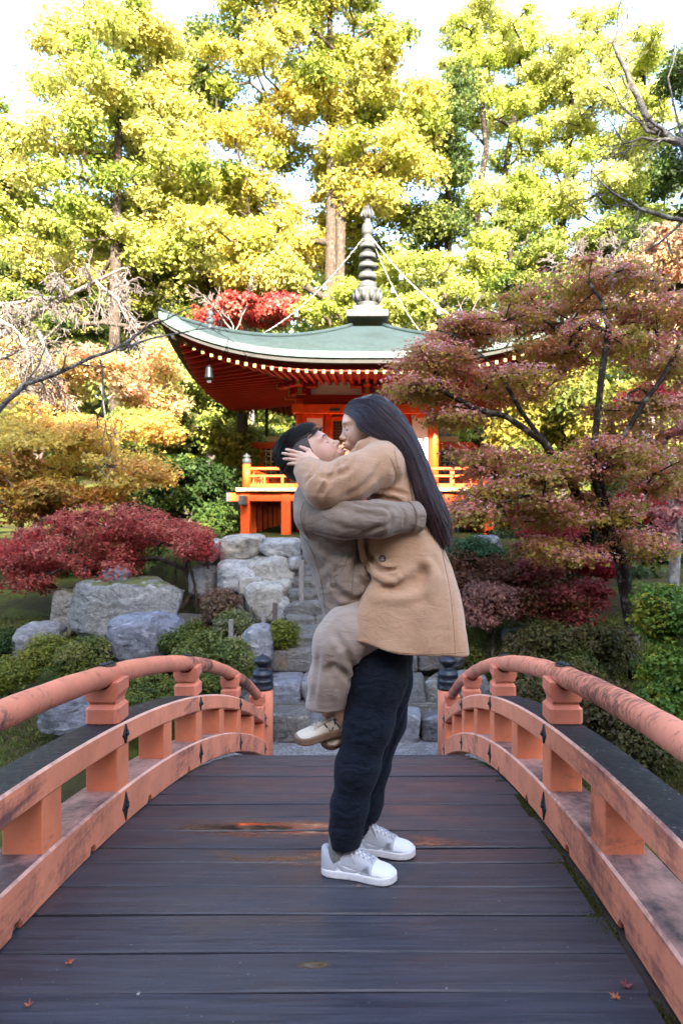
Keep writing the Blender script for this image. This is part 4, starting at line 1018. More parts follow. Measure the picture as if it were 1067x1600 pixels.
# the big dark red maple on the right
b0 = gbase(992, 9.6)
tk = trunk_px([(990,1000,9.6),(978,930,9.6),(970,880,9.6),(958,840,9.55),(920,800,9.4),(890,780,9.3)])
xl_ = [(5, trunk_px([(878,735,9.1),(848,690,9.0),(812,640,9.0),(790,600,9.0),(760,560,9.0),(715,525,9.0),(680,515,9.0)])), (4, trunk_px([(926,745,9.0),(928,690,8.95),(934,640,8.95),(940,580,9.0),(950,520,9.1),(940,470,9.2)])),
       (4, trunk_px([(935,738,9.0),(975,680,8.9),(1005,630,8.9),(1035,590,8.9),(1060,540,9.0)])), (5, trunk_px([(850,778,9.1),(800,775,8.9),(750,780,8.8)])), (8, trunk_px([(790,650,9.0),(745,640,8.9),(690,610,8.8),(640,600,8.8)]))]
mp = [(930,450,95,36,10.2,1.0,20),(830,490,90,40,10.2,1.0,20),(1020,480,70,40,10,1.0,14),(740,520,80,34,9.8,.9,17),(900,540,110,40,9.8,1.2,22),(690,570,85,32,9.4,.9,17),(660,615,60,22,9.2,.7,11),(1030,570,60,50,9.8,1.0,12),
      (800,600,90,34,9.6,1.0,14),(710,650,60,22,9.2,.7,9),(980,640,80,40,9.8,1.0,12),(760,720,80,28,9.2,.9,14),(850,740,80,34,9.2,1.0,16),(950,720,80,40,9.4,1.0,16),(1040,740,50,50,9.6,.9,10),(760,770,60,26,9.0,.8,9),(850,800,80,34,9.0,.9,12),(940,800,70,34,9.2,.9,11),(730,800,40,20,9.0,.6,5),(880,860,70,26,9.2,.8,8),(1000,850,60,30,9.4,.8,8)]
OL = [(.36,.31,.045),(.42,.28,.05),(.30,.30,.05),(.48,.22,.07),(.42,.14,.09)]
PK = [(.64,.28,.28),(.60,.20,.21),(.70,.42,.40),(.54,.19,.14),(.46,.26,.07)]
plant('maple_tree', 'big spreading maple with dull red and olive leaves right of the couple', 'tree', b0, [(x,y,rx,ry,D_,dd,int(n*1.7)) for x,y,rx,ry,D_,dd,n in mp], .30, 215, .038, OL, 91, .46, [b0]+tk, .095, M_barkd, None, PK, up=1.0, elong=1.15, shell=.72, bend=.14, steps=4, rmin=.006, extra=xl_, lm=M_leaft)
b0 = gbase(1050, 10.8)
tk = trunk_px([(1052,910,10.8),(1056,830,10.8),(1050,760,10.8),(1030,700,10.8),(990,665,10.6)])
plant('lichen_tree', 'lichen pale tree trunk with sparse pink leaves at the right edge', 'tree', b0, [(1010,690,50,40,10.8,.8,7),(1060,650,40,40,10.8,.8,6),(1060,800,40,50,10.8,.8,7)], .3, 150, .05, PK, 93, .4, [b0]+tk, .085, m_bark('white_lichen_bark', (.12,.11,.10), (.36,.35,.33), (.5,.5,.48), (5,5,3)), up=.9, bend=.2)
b0 = gbase(850, 12.5)
plant('red_maple', 'small crimson maple glowing beneath the big maple', 'tree', b0, [(865,825,50,26,12.2,.9,12),(900,870,45,22,12,.8,8),(985,800,60,34,12.5,.9,12),(1000,620,60,30,13,1,10),(940,890,40,20,11.8,.7,6)], .34, 260, .05, [(.42,.03,.04),(.30,.02,.03),(.5,.07,.07)], 95, .42, [b0]+trunk_px([(860,900,12.4),(862,850,12.3)]), .05, M_barkd, up=.9)
# shrubs
b0 = gbase(768, 9.9)
plant('pink_shrub', 'little dusty pink leaved tree with one thin stem right of the beige coat', 'small tree', b0, [(770,935,50,34,9.9,.5,26),(750,960,30,18,9.9,.4,8)], .2, 260, .034, [(.30,.13,.11),(.38,.20,.17),(.22,.08,.06)], 97, .5, [b0]+trunk_px([(770,1000,9.9),(770,950,9.9)]), .028, M_barkd, elong=1.2)
for i, (lab, sp_, pal) in enumerate([
  ('rust brown shrub above the little pink tree', [(745,890,55,34,11.1,.6,20),(720,905,30,26,10.9,.5,8)], [(.16,.06,.03),(.24,.09,.04),(.12,.09,.02)]),
  ('dark red and olive shrub right of the little pink tree', [(830,900,50,40,10.6,.6,16),(860,940,50,34,10.3,.6,14),(810,940,30,24,10.2,.5,7)], [(.13,.09,.02),(.22,.05,.03),(.30,.06,.06)]),
  ('low rust and olive shrub in front of the juniper', [(700,905,40,30,11.3,.6,14),(790,890,40,24,11.2,.6,12)], [(.20,.10,.03),(.28,.10,.05),(.16,.13,.03)]),
  ('broad brown red shrub below the right stilts of the hall', [(830,860,60,26,11.6,.7,18),(770,905,40,20,10.9,.5,8)], [(.24,.09,.05),(.30,.12,.07),(.16,.12,.03)]),
  ('sparse crimson leaved shrub in the dark right of the hedge', [(920,930,45,24,10.2,.5,10),(905,965,25,14,9.9,.4,5)], [(.26,.03,.04),(.34,.06,.06),(.15,.04,.02)])]):
    b0 = gbase(sp_[0][0], sp_[0][4]); plant('autumn_shrub', lab, 'shrub', b0, sp_, .24, 240, .042, pal, 101+i, .5, [b0, P(sp_[0][0], sp_[0][1]+8, sp_[0][4])], .03, M_barkd, elong=1.2)
def mound(name, lab, cat, specs, r, per, size, pal, seed, flat=.75, stem=M_barkd, group=None):
    px, py, rx, ry, D, dep, n = specs[0]; b0 = P(px, py+ry*.9, D); b0.z = min(b0.z, hz(b0.x, D)+.1)
    return plant(name, lab, cat, b0, specs, r, per, size, pal, seed, flat, [b0, b0+Vector((0,0,.12))], .025, stem, group, up=.6, shell=.3, crown='foliage', steps=2, rmin=.004, elong=1.3)
GR = [(.06,.085,.015),(.10,.125,.02),(.16,.17,.03),(.19,.17,.04)]
mound('round_shrub', 'neat round green bush beside the stone steps behind the left post cap', 'bush', [(437,992,25,25,9.3,.2,16)], .13, 420, .026, [(.09,.12,.015),(.14,.16,.02),(.19,.19,.03)], 111)
mound('brown_shrub', 'tall rounded brown leaved bush before the pale wall', 'bush', [(344,950,32,30,10.0,.28,18),(330,965,18,20,9.9,.2,6)], .15, 380, .03, [(.16,.08,.05),(.22,.12,.08),(.12,.09,.04)], 113)
mound('clipped_shrub', 'lichen grey and green bush in front of the brown bush', 'bush', [(365,972,30,22,9.6,.25,14)], .13, 330, .028, [(.10,.13,.03),(.18,.2,.07),(.2,.19,.13)], 115)
mound('clipped_shrub', 'low spreading green bush with a grey lichen top behind the left railing end', 'bush', [(335,1025,60,36,8.7,.4,34),(375,1040,22,24,8.6,.3,8)], .16, 360, .028, [(.07,.10,.02),(.13,.16,.03),(.2,.2,.08)], 117)
mound('clipped_shrub', 'low moss green bush below the sandy path', 'bush', [(285,998,45,22,9.5,.4,16),(320,985,50,14,9.9,.4,12)], .15, 340, .028, GR, 119)
mound('clipped_shrub', 'yellow green bush left of the craggy boulder', 'bush', [(130,1030,44,34,9.0,.4,26)], .16, 360, .028, GR, 121)
mound('clipped_shrub', 'bright mossy bush at the left edge under the low grey boulder', 'bush', [(20,1052,48,26,8.7,.4,22),(75,1020,35,24,9.3,.35,12)], .16, 360, .028, [(.10,.12,.015),(.17,.18,.02),(.22,.19,.03)], 123)
mound('clipped_shrub', 'small dark green bush under the middle of the left handrail', 'bush', [(240,1072,40,20,8.0,.35,14),(205,1060,30,14,8.3,.3,8)], .13, 340, .026, GR, 125)
mound('clipped_shrub', 'green bush between the left rail blocks', 'bush', [(235,1100,60,16,7.6,.35,14),(335,1068,40,16,8.0,.3,9)], .13, 330, .026, GR, 127)
mound('clipped_shrub', 'dull green bush at the far left above the handrail', 'bush', [(8,1005,34,26,10.3,.4,14)], .16, 320, .03, DG, 129)
mound('juniper', 'low blue green juniper beside the smooth grey boulder', 'bush', [(725,860,42,20,11.5,.5,22),(760,868,26,14,11.4,.4,10)], .17, 360, .032, [(.07,.15,.06),(.11,.21,.09),(.06,.12,.04)], 131)
hp = [(.05,.05,.014),(.08,.075,.02),(.12,.10,.03),(.05,.04,.02)]
mound('hedge', 'loose dark olive hedge behind the right railing', 'hedge', [(860,1010,70,36,9.4,.5,36),(940,1005,55,34,9.4,.5,26),(820,1040,40,26,9.0,.4,14),(900,1070,60,30,8.4,.4,16)], .19, 330, .034, hp, 133)
mound('hedge', 'green mossy low bush under the olive hedge', 'bush', [(905,1035,50,16,8.8,.4,12),(730,1030,40,14,9.6,.3,8)], .15, 260, .03, [(.07,.09,.02),(.11,.12,.025)], 135)
mound('hedge', 'dark low bush seen through the right railing', 'bush', [(840,1090,60,26,7.9,.4,18),(960,1110,70,34,7.6,.4,22),(1010,1160,50,40,7.2,.4,16)], .18, 280, .034, hp, 137)
mound('dense_bush', 'bright green leafy bush with yellow leaves at the right edge', 'bush', [(1045,960,46,46,7.9,.55,34),(1060,1050,56,50,7.6,.6,36),(1030,1110,36,40,7.4,.45,14),(1075,1120,50,50,7.4,.5,18)], .19, 340, .036, [(.05,.10,.015),(.09,.17,.025),(.13,.22,.03),(.28,.24,.02)], 139, .8)
# red dwarf maple on the left
b0 = gbase(250, 11.3)
plant('dwarf_maple', 'wide crimson dwarf maple spreading over the big boulder at the left', 'shrub', b0,
      [(90,855,85,46,11.3,.9,34),(190,825,85,40,11.4,.9,34),(285,835,60,34,11.3,.8,26),(40,900,60,30,11,.8,16),(130,810,60,26,11.8,.8,14),(180,880,80,24,11.0,.8,14),(310,855,40,24,11,.7,10),(20,860,50,36,11.5,.8,12)], .22, 270, .027,
      [(.20,.05,.025),(.36,.05,.045),(.46,.06,.05)], 141, .60, [b0]+trunk_px([(300,930,11.3),(290,890,11.3)]), .05, M_bark, None, [(.52,.13,.10),(.44,.09,.08),(.58,.22,.15)], up=.7, elong=1.7, bend=.15, hang=.5, shell=.62, lm=M_leaft)
for i, (px, py0, px2, py2, D) in enumerate([(330,945,322,870,11.2),(308,940,290,865,11.1),(262,935,275,860,11.6)]):
    b = MB(); A_, B_ = P(px, py0, D), P(px2, py2, D); A_.z -= .2
    b.tube([A_, A_.lerp(B_, .5)+Vector((.06,0,0)), B_], [.035,.028,.015], 7); setp(b.build('tree_stem', M_bark), 'slim stem in the dark under the crimson maple, %s of three' % ['rightmost', 'middle', 'leftmost'][i], 'stem', 'stems under the crimson maple')
# bare trees
def bare(name, lab, limbs, m, seed, base, twig=(2, .5), r0=.05, droop=0.0, spread=.7, dens=1.0, rt=.004):
    rs = np.random.RandomState(seed); root = empty(name, base, lab, 'tree'); B = Vector(base)
    mb = MB(); 
    def twig_(p, d, L, r, lv):
        n = 5; pts = [p]; dd = Vector(d).normalized()
        for q in range(n):
            dd = (dd+Vector(rs.normal(size=3))*.20+Vector((0, 0, -droop*.35*(q/n)))).normalized(); pts.append(pts[-1]+dd*L/n)
        mb.tube([x-B for x in pts], [max(rt, r*(1-.75*q/n)) for q in range(n+1)], 5 if lv < 1 else 3, cap=False)
        if lv < twig[0]:
            for q in range(1, n+1):
                for _ in range(2 if rs.uniform() < .6*dens else 1):
                    nd = (dd+Vector(rs.normal(size=3))*spread*1.1); nd.y *= .7
                    twig_(pts[q], nd, L*rs.uniform(.4, .65), max(rt, r*(1-.75*q/n)*.7), lv+1)
    for (pts, r) in limbs:
        W_ = [P(*p) for p in pts]; fine = []
        for a_, b_ in zip(W_[:-1], W_[1:]):
            for q in range(3):
                fine.append(a_.lerp(b_, q/3)+Vector(rs.normal(size=3))*.02*(b_-a_).length)
        fine.append(W_[-1]); n = len(fine)
        rr = [max(rt*1.3, r*(1-.85*q/(n-1))) for q in range(n)]
        mb.tube([x-B for x in fine], rr, 8, cap=False)
        for q in range(2, n):
            if rs.uniform() < .75*dens:
                d = (fine[q]-fine[q-1]).normalized()+Vector(rs.normal(size=3))*spread; twig_(fine[q], d, twig[1]*rs.uniform(.6, 1.2)*(1.1-.5*q/n), rr[q]*.6, 0 if twig[0] > 0 else 9)
    link('branches', mb.mesh('branches', [m]), root); return root
bx = gbase(-140, 17)
bare('weeping_tree', 'leafless weeping tree with pale drooping branches at the left edge', [
   ([(-140,900,17),(-120,640,17),(-60,560,17),(40,500,16.5),(120,455,16),(195,418,15.8)], .16),
   ([(-60,560,17),(0,560,16.5),(60,540,16.2),(100,500,16)], .07), ([(-60,540,17),(-20,480,16.5),(40,470,16),(100,462,16)], .08),
   ([(60,520,16),(80,560,15.8),(60,600,15.6)], .05), ([(-40,520,16),(0,500,15.6),(30,520,15.4),(50,560,15.2)], .06), ([(120,455,16),(150,440,15.5),(185,470,15.2),(200,500,15)], .05)], M_barkp, 151, bx, (2, 1.0), droop=1.15, spread=.6, dens=.8, rt=.0095)
bx = gbase(-120, 6.8)
bare('bare_tree', 'thin leafless branch reaching in from the left over the autumn maples', [
   ([(-120,900,6.8),(-90,760,6.8),(0,642,6.6),(40,600,6.6),(120,570,6.6),(190,540,6.6),(240,505,6.7),(300,480,6.8)], .036),
   ([(190,545,6.6),(260,520,6.8),(330,512,7.0),(372,540,7.1)], .012), ([(0,640,6.6),(60,575,6.7),(75,520,6.8)], .014), ([(155,560,6.7),(160,640,6.7),(175,700,6.8)], .010)], M_barkg, 153, bx, (1, .32), spread=.6, dens=.8, rt=.0028)
bx = gbase(1230, 8.2)
bare('bare_tree', 'leafless dark branched tree reaching in at the upper right corner', [
   ([(1230,900,8.2),(1200,600,8.2),(1150,400,8.2),(1067,225,8.2),(1020,200,8.2),(985,130,8.2),(960,70,8.2),(985,0,8.2)], .085),
   ([(1067,225,8.2),(1010,205,8.2),(970,160,8.3),(945,110,8.3)], .03), ([(1150,400,8.2),(1067,345,8.2),(1000,325,8.2),(955,300,8.2),(925,268,8.2)], .04),
   ([(1100,300,8.2),(1067,270,8.2),(1045,120,8.2),(1060,40,8.2)], .025), ([(1067,225,8.2),(1000,215,8.1),(975,225,8.1),(950,185,8.1)], .02), ([(1067,345,8.2),(1030,380,8.2),(990,400,8.2)], .02)], M_barkg, 155, bx, (1, .55), spread=.7, dens=.8, rt=.0042)
b = gbase(345, 23)
bare('bare_tree', 'small leafless pale shrub above the left roof slope', [([(360,600,26),(365,510,26),(350,475,26)], .04), ([(365,520,26),(385,480,26),(392,450,26)], .03), ([(362,515,26),(335,480,26),(318,462,26)], .03)], M_barkp, 157, b, (1, .8), spread=.5, rt=.012)
b = gbase(720, 19.0)
bare('bare_tree', 'pale leafless twigs beside the right chain end', [([(735,560,18),(728,500,18),(715,470,18)], .03), ([(728,505,18),(745,470,18)], .02)], M_barkp, 158, b, (1, .5), spread=.5, rt=.009)
bare('bare_tree', 'pale leafless twigs above the dark red maple crown at the right', [([(960,470,17),(945,430,17),(900,395,17)], .03), ([(945,430,17),(975,400,17),(1000,370,17)], .03), ([(940,420,17),(880,410,17)], .02)], M_barkp, 159, gbase(960, 17), (2, .6), spread=.7, rt=.008)
# forest on the hills: one mass
def forest(name, xs_, ys_, n, r, per, size, pal, seed, top=1.0):
    rs = np.random.RandomState(seed); cl = []
    for q in range(n):
        x = rs.uniform(*xs_); y = rs.uniform(*ys_); g = hz(x, y); hgt = rs.uniform(3.5, 7.5)*top
        for e in range(4):
            rr = r*rs.uniform(.7, 1.2)*(1-.15*e); cl.append((x+rs.normal()*.6, y+rs.normal()*.6, g+hgt*(.3+.23*e), rr, rr, rr*.8))
    o = link(name, leaf_mesh(name, cl, per, size, pal, seed, .5, .3), None); o['kind'] = 'stuff'
    setp(o, None, None); return o
forest('hillside_forest', (-60, 60), (41, 75), 520, 2.5, 50, .38, [(.12,.17,.03),(.24,.28,.05),(.40,.38,.08)], 161, 2.0)
forest('hillside_forest', (-34, 34), (31, 41), 90, 1.5, 80, .26, [(.09,.13,.02),(.18,.22,.04),(.34,.34,.07)], 163, .9)
f2 = forest('unseen_shade_forest', (-62, 66), (-42, -27), 440, 2.4, 55, 1.0, [(.03,.05,.015),(.05,.08,.02),(.08,.10,.02)], 165, .95)  # unseen canopy added behind the camera to keep sun off the foreground
# moss and grass
def tufts(name, pts, size, pal, seed, per=5, h=.05):
    rs = np.random.RandomState(seed); pts = np.array(pts); n = len(pts)*per; idx = np.repeat(np.arange(len(pts)), per)
    c = pts[idx]+rs.normal(size=(n, 3))*[size*.9, size*.9, 0]; d = rs.normal(size=(n, 3))*[.5,.5,.2]+[0,0,1]; d /= np.linalg.norm(d, axis=1, keepdims=True)
    sd_ = np.cross(d, rs.normal(size=(n, 3))); sd_ /= np.linalg.norm(sd_, axis=1, keepdims=True); hh = (h*rs.uniform(.5, 1.3, n))[:, None]; w = (size*.16*rs.uniform(.6, 1.4, n))[:, None]
    V = np.empty((n, 3, 3)); V[:, 0] = c-sd_*w; V[:, 1] = c+sd_*w; V[:, 2] = c+d*hh
    pal = np.array(pal); col = pal[rs.randint(0, len(pal), n)]*(1+rs.uniform(-.3, .3, n))[:, None]
    o = link(name, mesh_np(name, V.reshape(-1, 3), np.arange(n*3).reshape(n, 3), [M_leaf], False, None, np.clip(col, 0, 1))); o['kind'] = 'stuff'; return o
rs = np.random.RandomState(3); pts = []
while len(pts) < 9000:
    x = rs.uniform(-8, 8); y = rs.uniform(6.8, 12.5)
    if abs(x) < 1.7 and y < 12.2: continue
    if -4.3 < x < -1.8 and 10.1 < y < 12: continue
    if math.sin(x*1.3+y)+math.sin(y*2.1-x*.7) < -.7: continue
    pts.append((x, y, hz(x, y)))
tufts('grass', pts, .06, [(.09,.12,.02),(.13,.15,.025),(.16,.14,.04),(.06,.09,.02)], 5, 7, .055)
pts = []
while len(pts) < 4200:
    y = rs.uniform(1.4, 6.5); sg = 1 if rs.uniform() < .72 else -1
    if math.sin(y*5.3+sg)+math.sin(y*11.7) < (-.5 if sg > 0 else .5): continue
    x = sg*(.94-abs(rs.normal())*.022-(.02 if y < 3 and sg > 0 else 0)); pts.append((x, y, zd(y)-.012))
tufts('moss', pts, .016, [(.06,.075,.015),(.10,.11,.02),(.14,.13,.03),(.05,.04,.02)], 6, 7, .013)
rs = np.random.RandomState(12); V = []; q_ = 420
for i in range(q_):
    x = rs.uniform(-.93, .90); y = 1.55+rs.uniform(0, 1)**1.5*5; z = zd(y)+.003; s_ = rs.uniform(.0012, .0038)*(1.6 if rs.uniform() < .1 else 1); an = rs.uniform(0, 6.3)
    for k in range(3): V.append((x+s_*math.cos(an+k*2.1), y+s_*math.sin(an+k*2.1)*rs.uniform(.5, 1), z+s_*.5*rs.uniform(0, 1)))
pal_ = np.array([(.45,.44,.42),(.30,.25,.18),(.22,.10,.05),(.12,.12,.06)])[rs.randint(0, 4, q_)]
o = link('deck_debris', mesh_np('deck_debris', V, np.arange(q_*3).reshape(q_, 3), [M_leaf], False, None, pal_)); o['kind'] = 'stuff'
# fallen maple leaves on the deck
ang = [90, 60, 42, 18, 0, -30, -60, -90]
def maple_leaf(px, py, D, size, col, lab, rz):
    p = P(px, py, D); p.z = zd(p.y)+.006; b = MB(); pts = []
    for k in range(7):
        a0 = R(-60+k*50-90+rz); pts.append((.5*size*(.75+.25*(k in (2,3,4)))*math.cos(a0), .5*size*(.75+.25*(k in (2,3,4)))*math.sin(a0), .004+.006*(k % 2)))
        a1 = R(-35+k*50-90+rz); pts.append((.2*size*math.cos(a1), .2*size*math.sin(a1), .002))
    b.add([(0,0,.004)]+pts, [[0, q+1, (q+1) % 14+1] for q in range(14)]); m_ = m_simple('fallen_leaf_colour', col, .6, 0, .2, 30, 0)
    o = b.build('fallen_leaf', m_, None, p); sl_ = -2*KD*(p.y-YC); o.rotation_euler.x = math.atan(sl_); setp(o, lab, 'leaf', 'leaves fallen on the deck')
maple_leaf(108, 1506, 1.98, .035, (.32,.07,.03), 'small rust leaf on the deck left of the middle', 20)
maple_leaf(978, 1540, 1.88, .05, (.16,.03,.04), 'dark crimson leaf at the right end of a plank', 70)
maple_leaf(962, 1561, 1.83, .04, (.36,.12,.05), 'orange brown leaf beside the dark crimson leaf', 150)
maple_leaf(560, 1391, 2.44, .022, (.30,.14,.06), 'tiny tan leaf on the deck in front of the near shoe', 10)
maple_leaf(216, 1562, 1.84, .014, (.5,.5,.48), 'tiny pale leaf fragment on the deck at the lower left', 10)
maple_leaf(380, 1228, 3.9, .03, (.34,.13,.06), 'small orange leaf on the far plank near the left curb', 40)
maple_leaf(45, 1570, 1.8, .03, (.3,.08,.03), 'small dark red leaf at the lower left corner', 100)
b = MB(); c = P(940, 968, 12.5); b.box((0,0,0), (.28,.25,.06), bev=.05); setp(b.build('blue_tarp', m_simple('blue_cloth', (.03,.10,.15), .6), None, c), 'blue bundle lying in the dark behind the hedge', 'bundle')
# ------------------------------------------------------------------ implicit surfaces for bodies and clothes
def smin(a, b, k):
    h = np.clip(.5+.5*(b-a)/k, 0, 1); return b*(1-h)+a*h-k*h*(1-h)
def smax(a, b, k): return -smin(-a, -b, k)
def rc(p, a, b, ra, rb, fy=1.0):
    """tapering capsule, fy flattens it along the depth axis"""
    a = np.array(a, dtype=float); b = np.array(b, dtype=float); q = p-a; d = b-a
    if fy != 1.0: q = q*[1, 1/fy, 1]; d = d*[1, 1/fy, 1]
    h = np.clip((q@d)/max(d@d, 1e-12), 0, 1); return np.linalg.norm(q-h[:, None]*d, axis=1)-(ra+(rb-ra)*h)
def chainf(p, pts, rs_, k=.03, fy=1.0):
    out = None
    for i in range(len(pts)-1):
        d = rc(p, pts[i], pts[i+1], rs_[i], rs_[i+1], fy); out = d if out is None else smin(out, d, k)
    return out
def el(p, c, r, Rm=None):
    q = p-np.array(c, dtype=float)
    if Rm is not None: q = q@Rm
    r = np.array(r, dtype=float); k0 = np.linalg.norm(q/r, axis=1); k1 = np.linalg.norm(q/(r*r), axis=1)+1e-9
    return k0*(k0-1)/k1
def iso(f, lo, hi, h, name='mesh'):
    """surface nets on the blocks that hold the surface"""
    lo = np.array(lo, dtype=float); hi = np.array(hi, dtype=float); B = 8
    nb = np.ceil((hi-lo)/(h*B)).astype(int); bs_ = h*B
    I = np.stack(np.meshgrid(*[np.arange(n) for n in nb], indexing='ij'), -1).reshape(-1, 3)
    dc = f(lo+(I+.5)*bs_); I = I[np.abs(dc) < bs_*1.25]
    g = np.stack(np.meshgrid(*[np.arange(B+1)]*3, indexing='ij'), -1).reshape(-1, 3)
    n = nb*B+1
    vals = np.empty((len(I), (B+1)**3)); CH = 400
    for s_ in range(0, len(I), CH):
        pp = lo+(I[s_:s_+CH, None, :]*B+g[None])*h; vals[s_:s_+CH] = f(pp.reshape(-1, 3)).reshape(-1, (B+1)**3)
    v = vals.reshape(-1, B+1, B+1, B+1)
    c = np.stack([v[:, i:i+B, j:j+B, k:k+B] for i in (0, 1) for j in (0, 1) for k in (0, 1)], -1)   # corner order i,j,k
    neg = c < 0; act = neg.any(-1) & ~neg.all(-1); w = np.argwhere(act)
    cc = c[act]; cell = I[w[:, 0]]*B+w[:, 1:4]
    off = np.array([(i, j, k) for i in (0, 1) for j in (0, 1) for k in (0, 1)])
    acc = np.zeros((len(cc), 3)); cnt = np.zeros(len(cc))
    for a in range(8):
        for b in range(a+1, 8):
            if np.abs(off[a]-off[b]).sum() != 1: continue
            m_ = (cc[:, a] < 0) != (cc[:, b] < 0); t = np.where(m_, cc[:, a]/np.where(m_, cc[:, a]-cc[:, b], 1), 0)
            acc += (m_[:, None])*(off[a]+t[:, None]*(off[b]-off[a])); cnt += m_
    V = lo+(cell+acc/cnt[:, None])*h
    key = (cell[:, 0].astype(np.int64)*n[1]+cell[:, 1])*n[2]+cell[:, 2]; order = np.argsort(key); ks = key[order]
    def find(cl_):
        k_ = (cl_[:, 0].astype(np.int64)*n[1]+cl_[:, 1])*n[2]+cl_[:, 2]; p_ = np.searchsorted(ks, k_); p_ = np.minimum(p_, len(ks)-1); ok = ks[p_] == k_; return np.where(ok, order[p_], -1)
    Fq = []
    for ax in range(3):
        b = [4, 2, 1][ax]; s0 = cc[:, 0] < 0; s1 = cc[:, b] < 0; m_ = s0 != s1; ce = cell[m_]; inside0 = s0[m_]
        e1 = np.zeros(3, int); e2 = np.zeros(3, int); e1[(ax+1) % 3] = 1; e2[(ax+2) % 3] = 1
        q = np.stack([find(ce), find(ce-e1), find(ce-e1-e2), find(ce-e2)], 1); ok = (q >= 0).all(1); q = q[ok]; s_ = inside0[ok]
        q[~s_] = q[~s_][:, ::-1]; Fq.append(q)
    return V, np.concatenate(Fq)
def isomesh(name, f, lo, hi, h, m, parent=None, origin=(0,0,0)):
    V, Q = iso(f, lo, hi, h); V = V-np.array(origin)
    me = mesh_np(name, V, Q, [m] if not isinstance(m, (list, tuple)) else m, True)
    return link(name, me, parent) if parent is not None else me
A3 = lambda px, py, D: np.array(P(px, py, D))
def m_cloth(name, col, rough=.9, weave=220, var=.12, sheen=.3, b=.25, big=.0):
    m, nt, bs = mat(name); v = wcoords(nt)
    n1 = noise(nt, v, 3.5, 4, .6); n2 = noise(nt, v, weave, 3, .7); n3 = noise(nt, v, 22, 5, .65)
    c = ramp(nt, math_(nt, 'ADD', math_(nt, 'MULTIPLY', n1, .5), math_(nt, 'MULTIPLY', n2, .5)), [(.35, [x*(1-var) for x in col]), (.65, [min(1, x*(1+var)) for x in col])])
    setin(nt, bs, col=c, rough=rough, spec=.15, sheen=sheen)
    n4 = noise(nt, wcoords(nt, (1, 1, 2.2)), 11, 3, .55, 1.2)
    bump(nt, bs, math_(nt, 'ADD', math_(nt, 'ADD', math_(nt, 'MULTIPLY', n2, .35), math_(nt, 'MULTIPLY', n3, 1.2)), math_(nt, 'MULTIPLY', n4, big)), b, .004); return m
M_jacket = m_cloth('grey_brown_jacket', (.25,.185,.142), .85, 260, .09, .2, .5, 5.0)
M_coat = m_cloth('camel_wool', (.455,.268,.162), .95, 190, .13, .3, .4, 3.0)
M_trous = m_cloth('taupe_trouser', (.36,.275,.225), .9, 260, .07, .25, .4, 4.0)
M_navy = m_cloth('dark_navy_cotton', (.0075,.011,.020), .85, 300, .14, .03, .5, 6.0)
def m_skin(name, col, red):
    m, nt, bs = mat(name); v = wcoords(nt); n1 = noise(nt, v, 14, 4, .6); n2 = noise(nt, v, 160, 3, .6)
    c = ramp(nt, n1, [(.35, col), (.68, red)]); setin(nt, bs, col=c, rough=.5, spec=.35, sss=.12)
    bs.inputs['Subsurface Radius'].default_value = (.6,.25,.15); bs.inputs['Subsurface Scale'].default_value = .012
    bump(nt, bs, n2, .12, .001); return m
M_skinm = m_skin('skin_man', (.64,.41,.31), (.64,.35,.27))
M_skinw = m_skin('skin_woman', (.68,.44,.31), (.68,.38,.28))
M_lip = m_simple('lips', (.46,.12,.11), .4, 0, .12, 60, .2, .001)
def m_hair(name, col, col2, rough=.35):
    m, nt, bs = mat(name); g = nt.nodes.new('ShaderNodeNewGeometry'); ri = g.outputs['Random Per Island']
    sp = nt.nodes.new('ShaderNodeSeparateXYZ'); nt.links.new(g.outputs['Position'], sp.inputs[0])
    low = ramp(nt, sp.outputs[2], [(.0, 1), (1, 0)]); mr = nt.nodes.new('ShaderNodeMapRange'); mr.inputs[1].default_value = 1.75; mr.inputs[2].default_value = 1.15; nt.links.new(sp.outputs[2], mr.inputs[0])
    k = math_(nt, 'ADD', math_(nt, 'MULTIPLY', ri, .55), math_(nt, 'MULTIPLY', mr.outputs[0], .5), True)
    c = ramp(nt, k, [(.1, col), (.9, col2)]); setin(nt, bs, col=c, rough=ramp(nt, ri, [(0, rough-.06), (1, rough+.15)]), spec=.6)
    return m
M_hairm = m_hair('black_hair', (.010,.009,.012), (.018,.015,.018), .4)
M_hairw = m_hair('long_dark_hair', (.008,.009,.022), (.095,.042,.040), .30)  # blue of the upper tone paints in sky sheen; brown ends are real
M_stub = m_simple('shaved_hair', (.075,.055,.05), .8, 0, .35, 300, .4, .002)

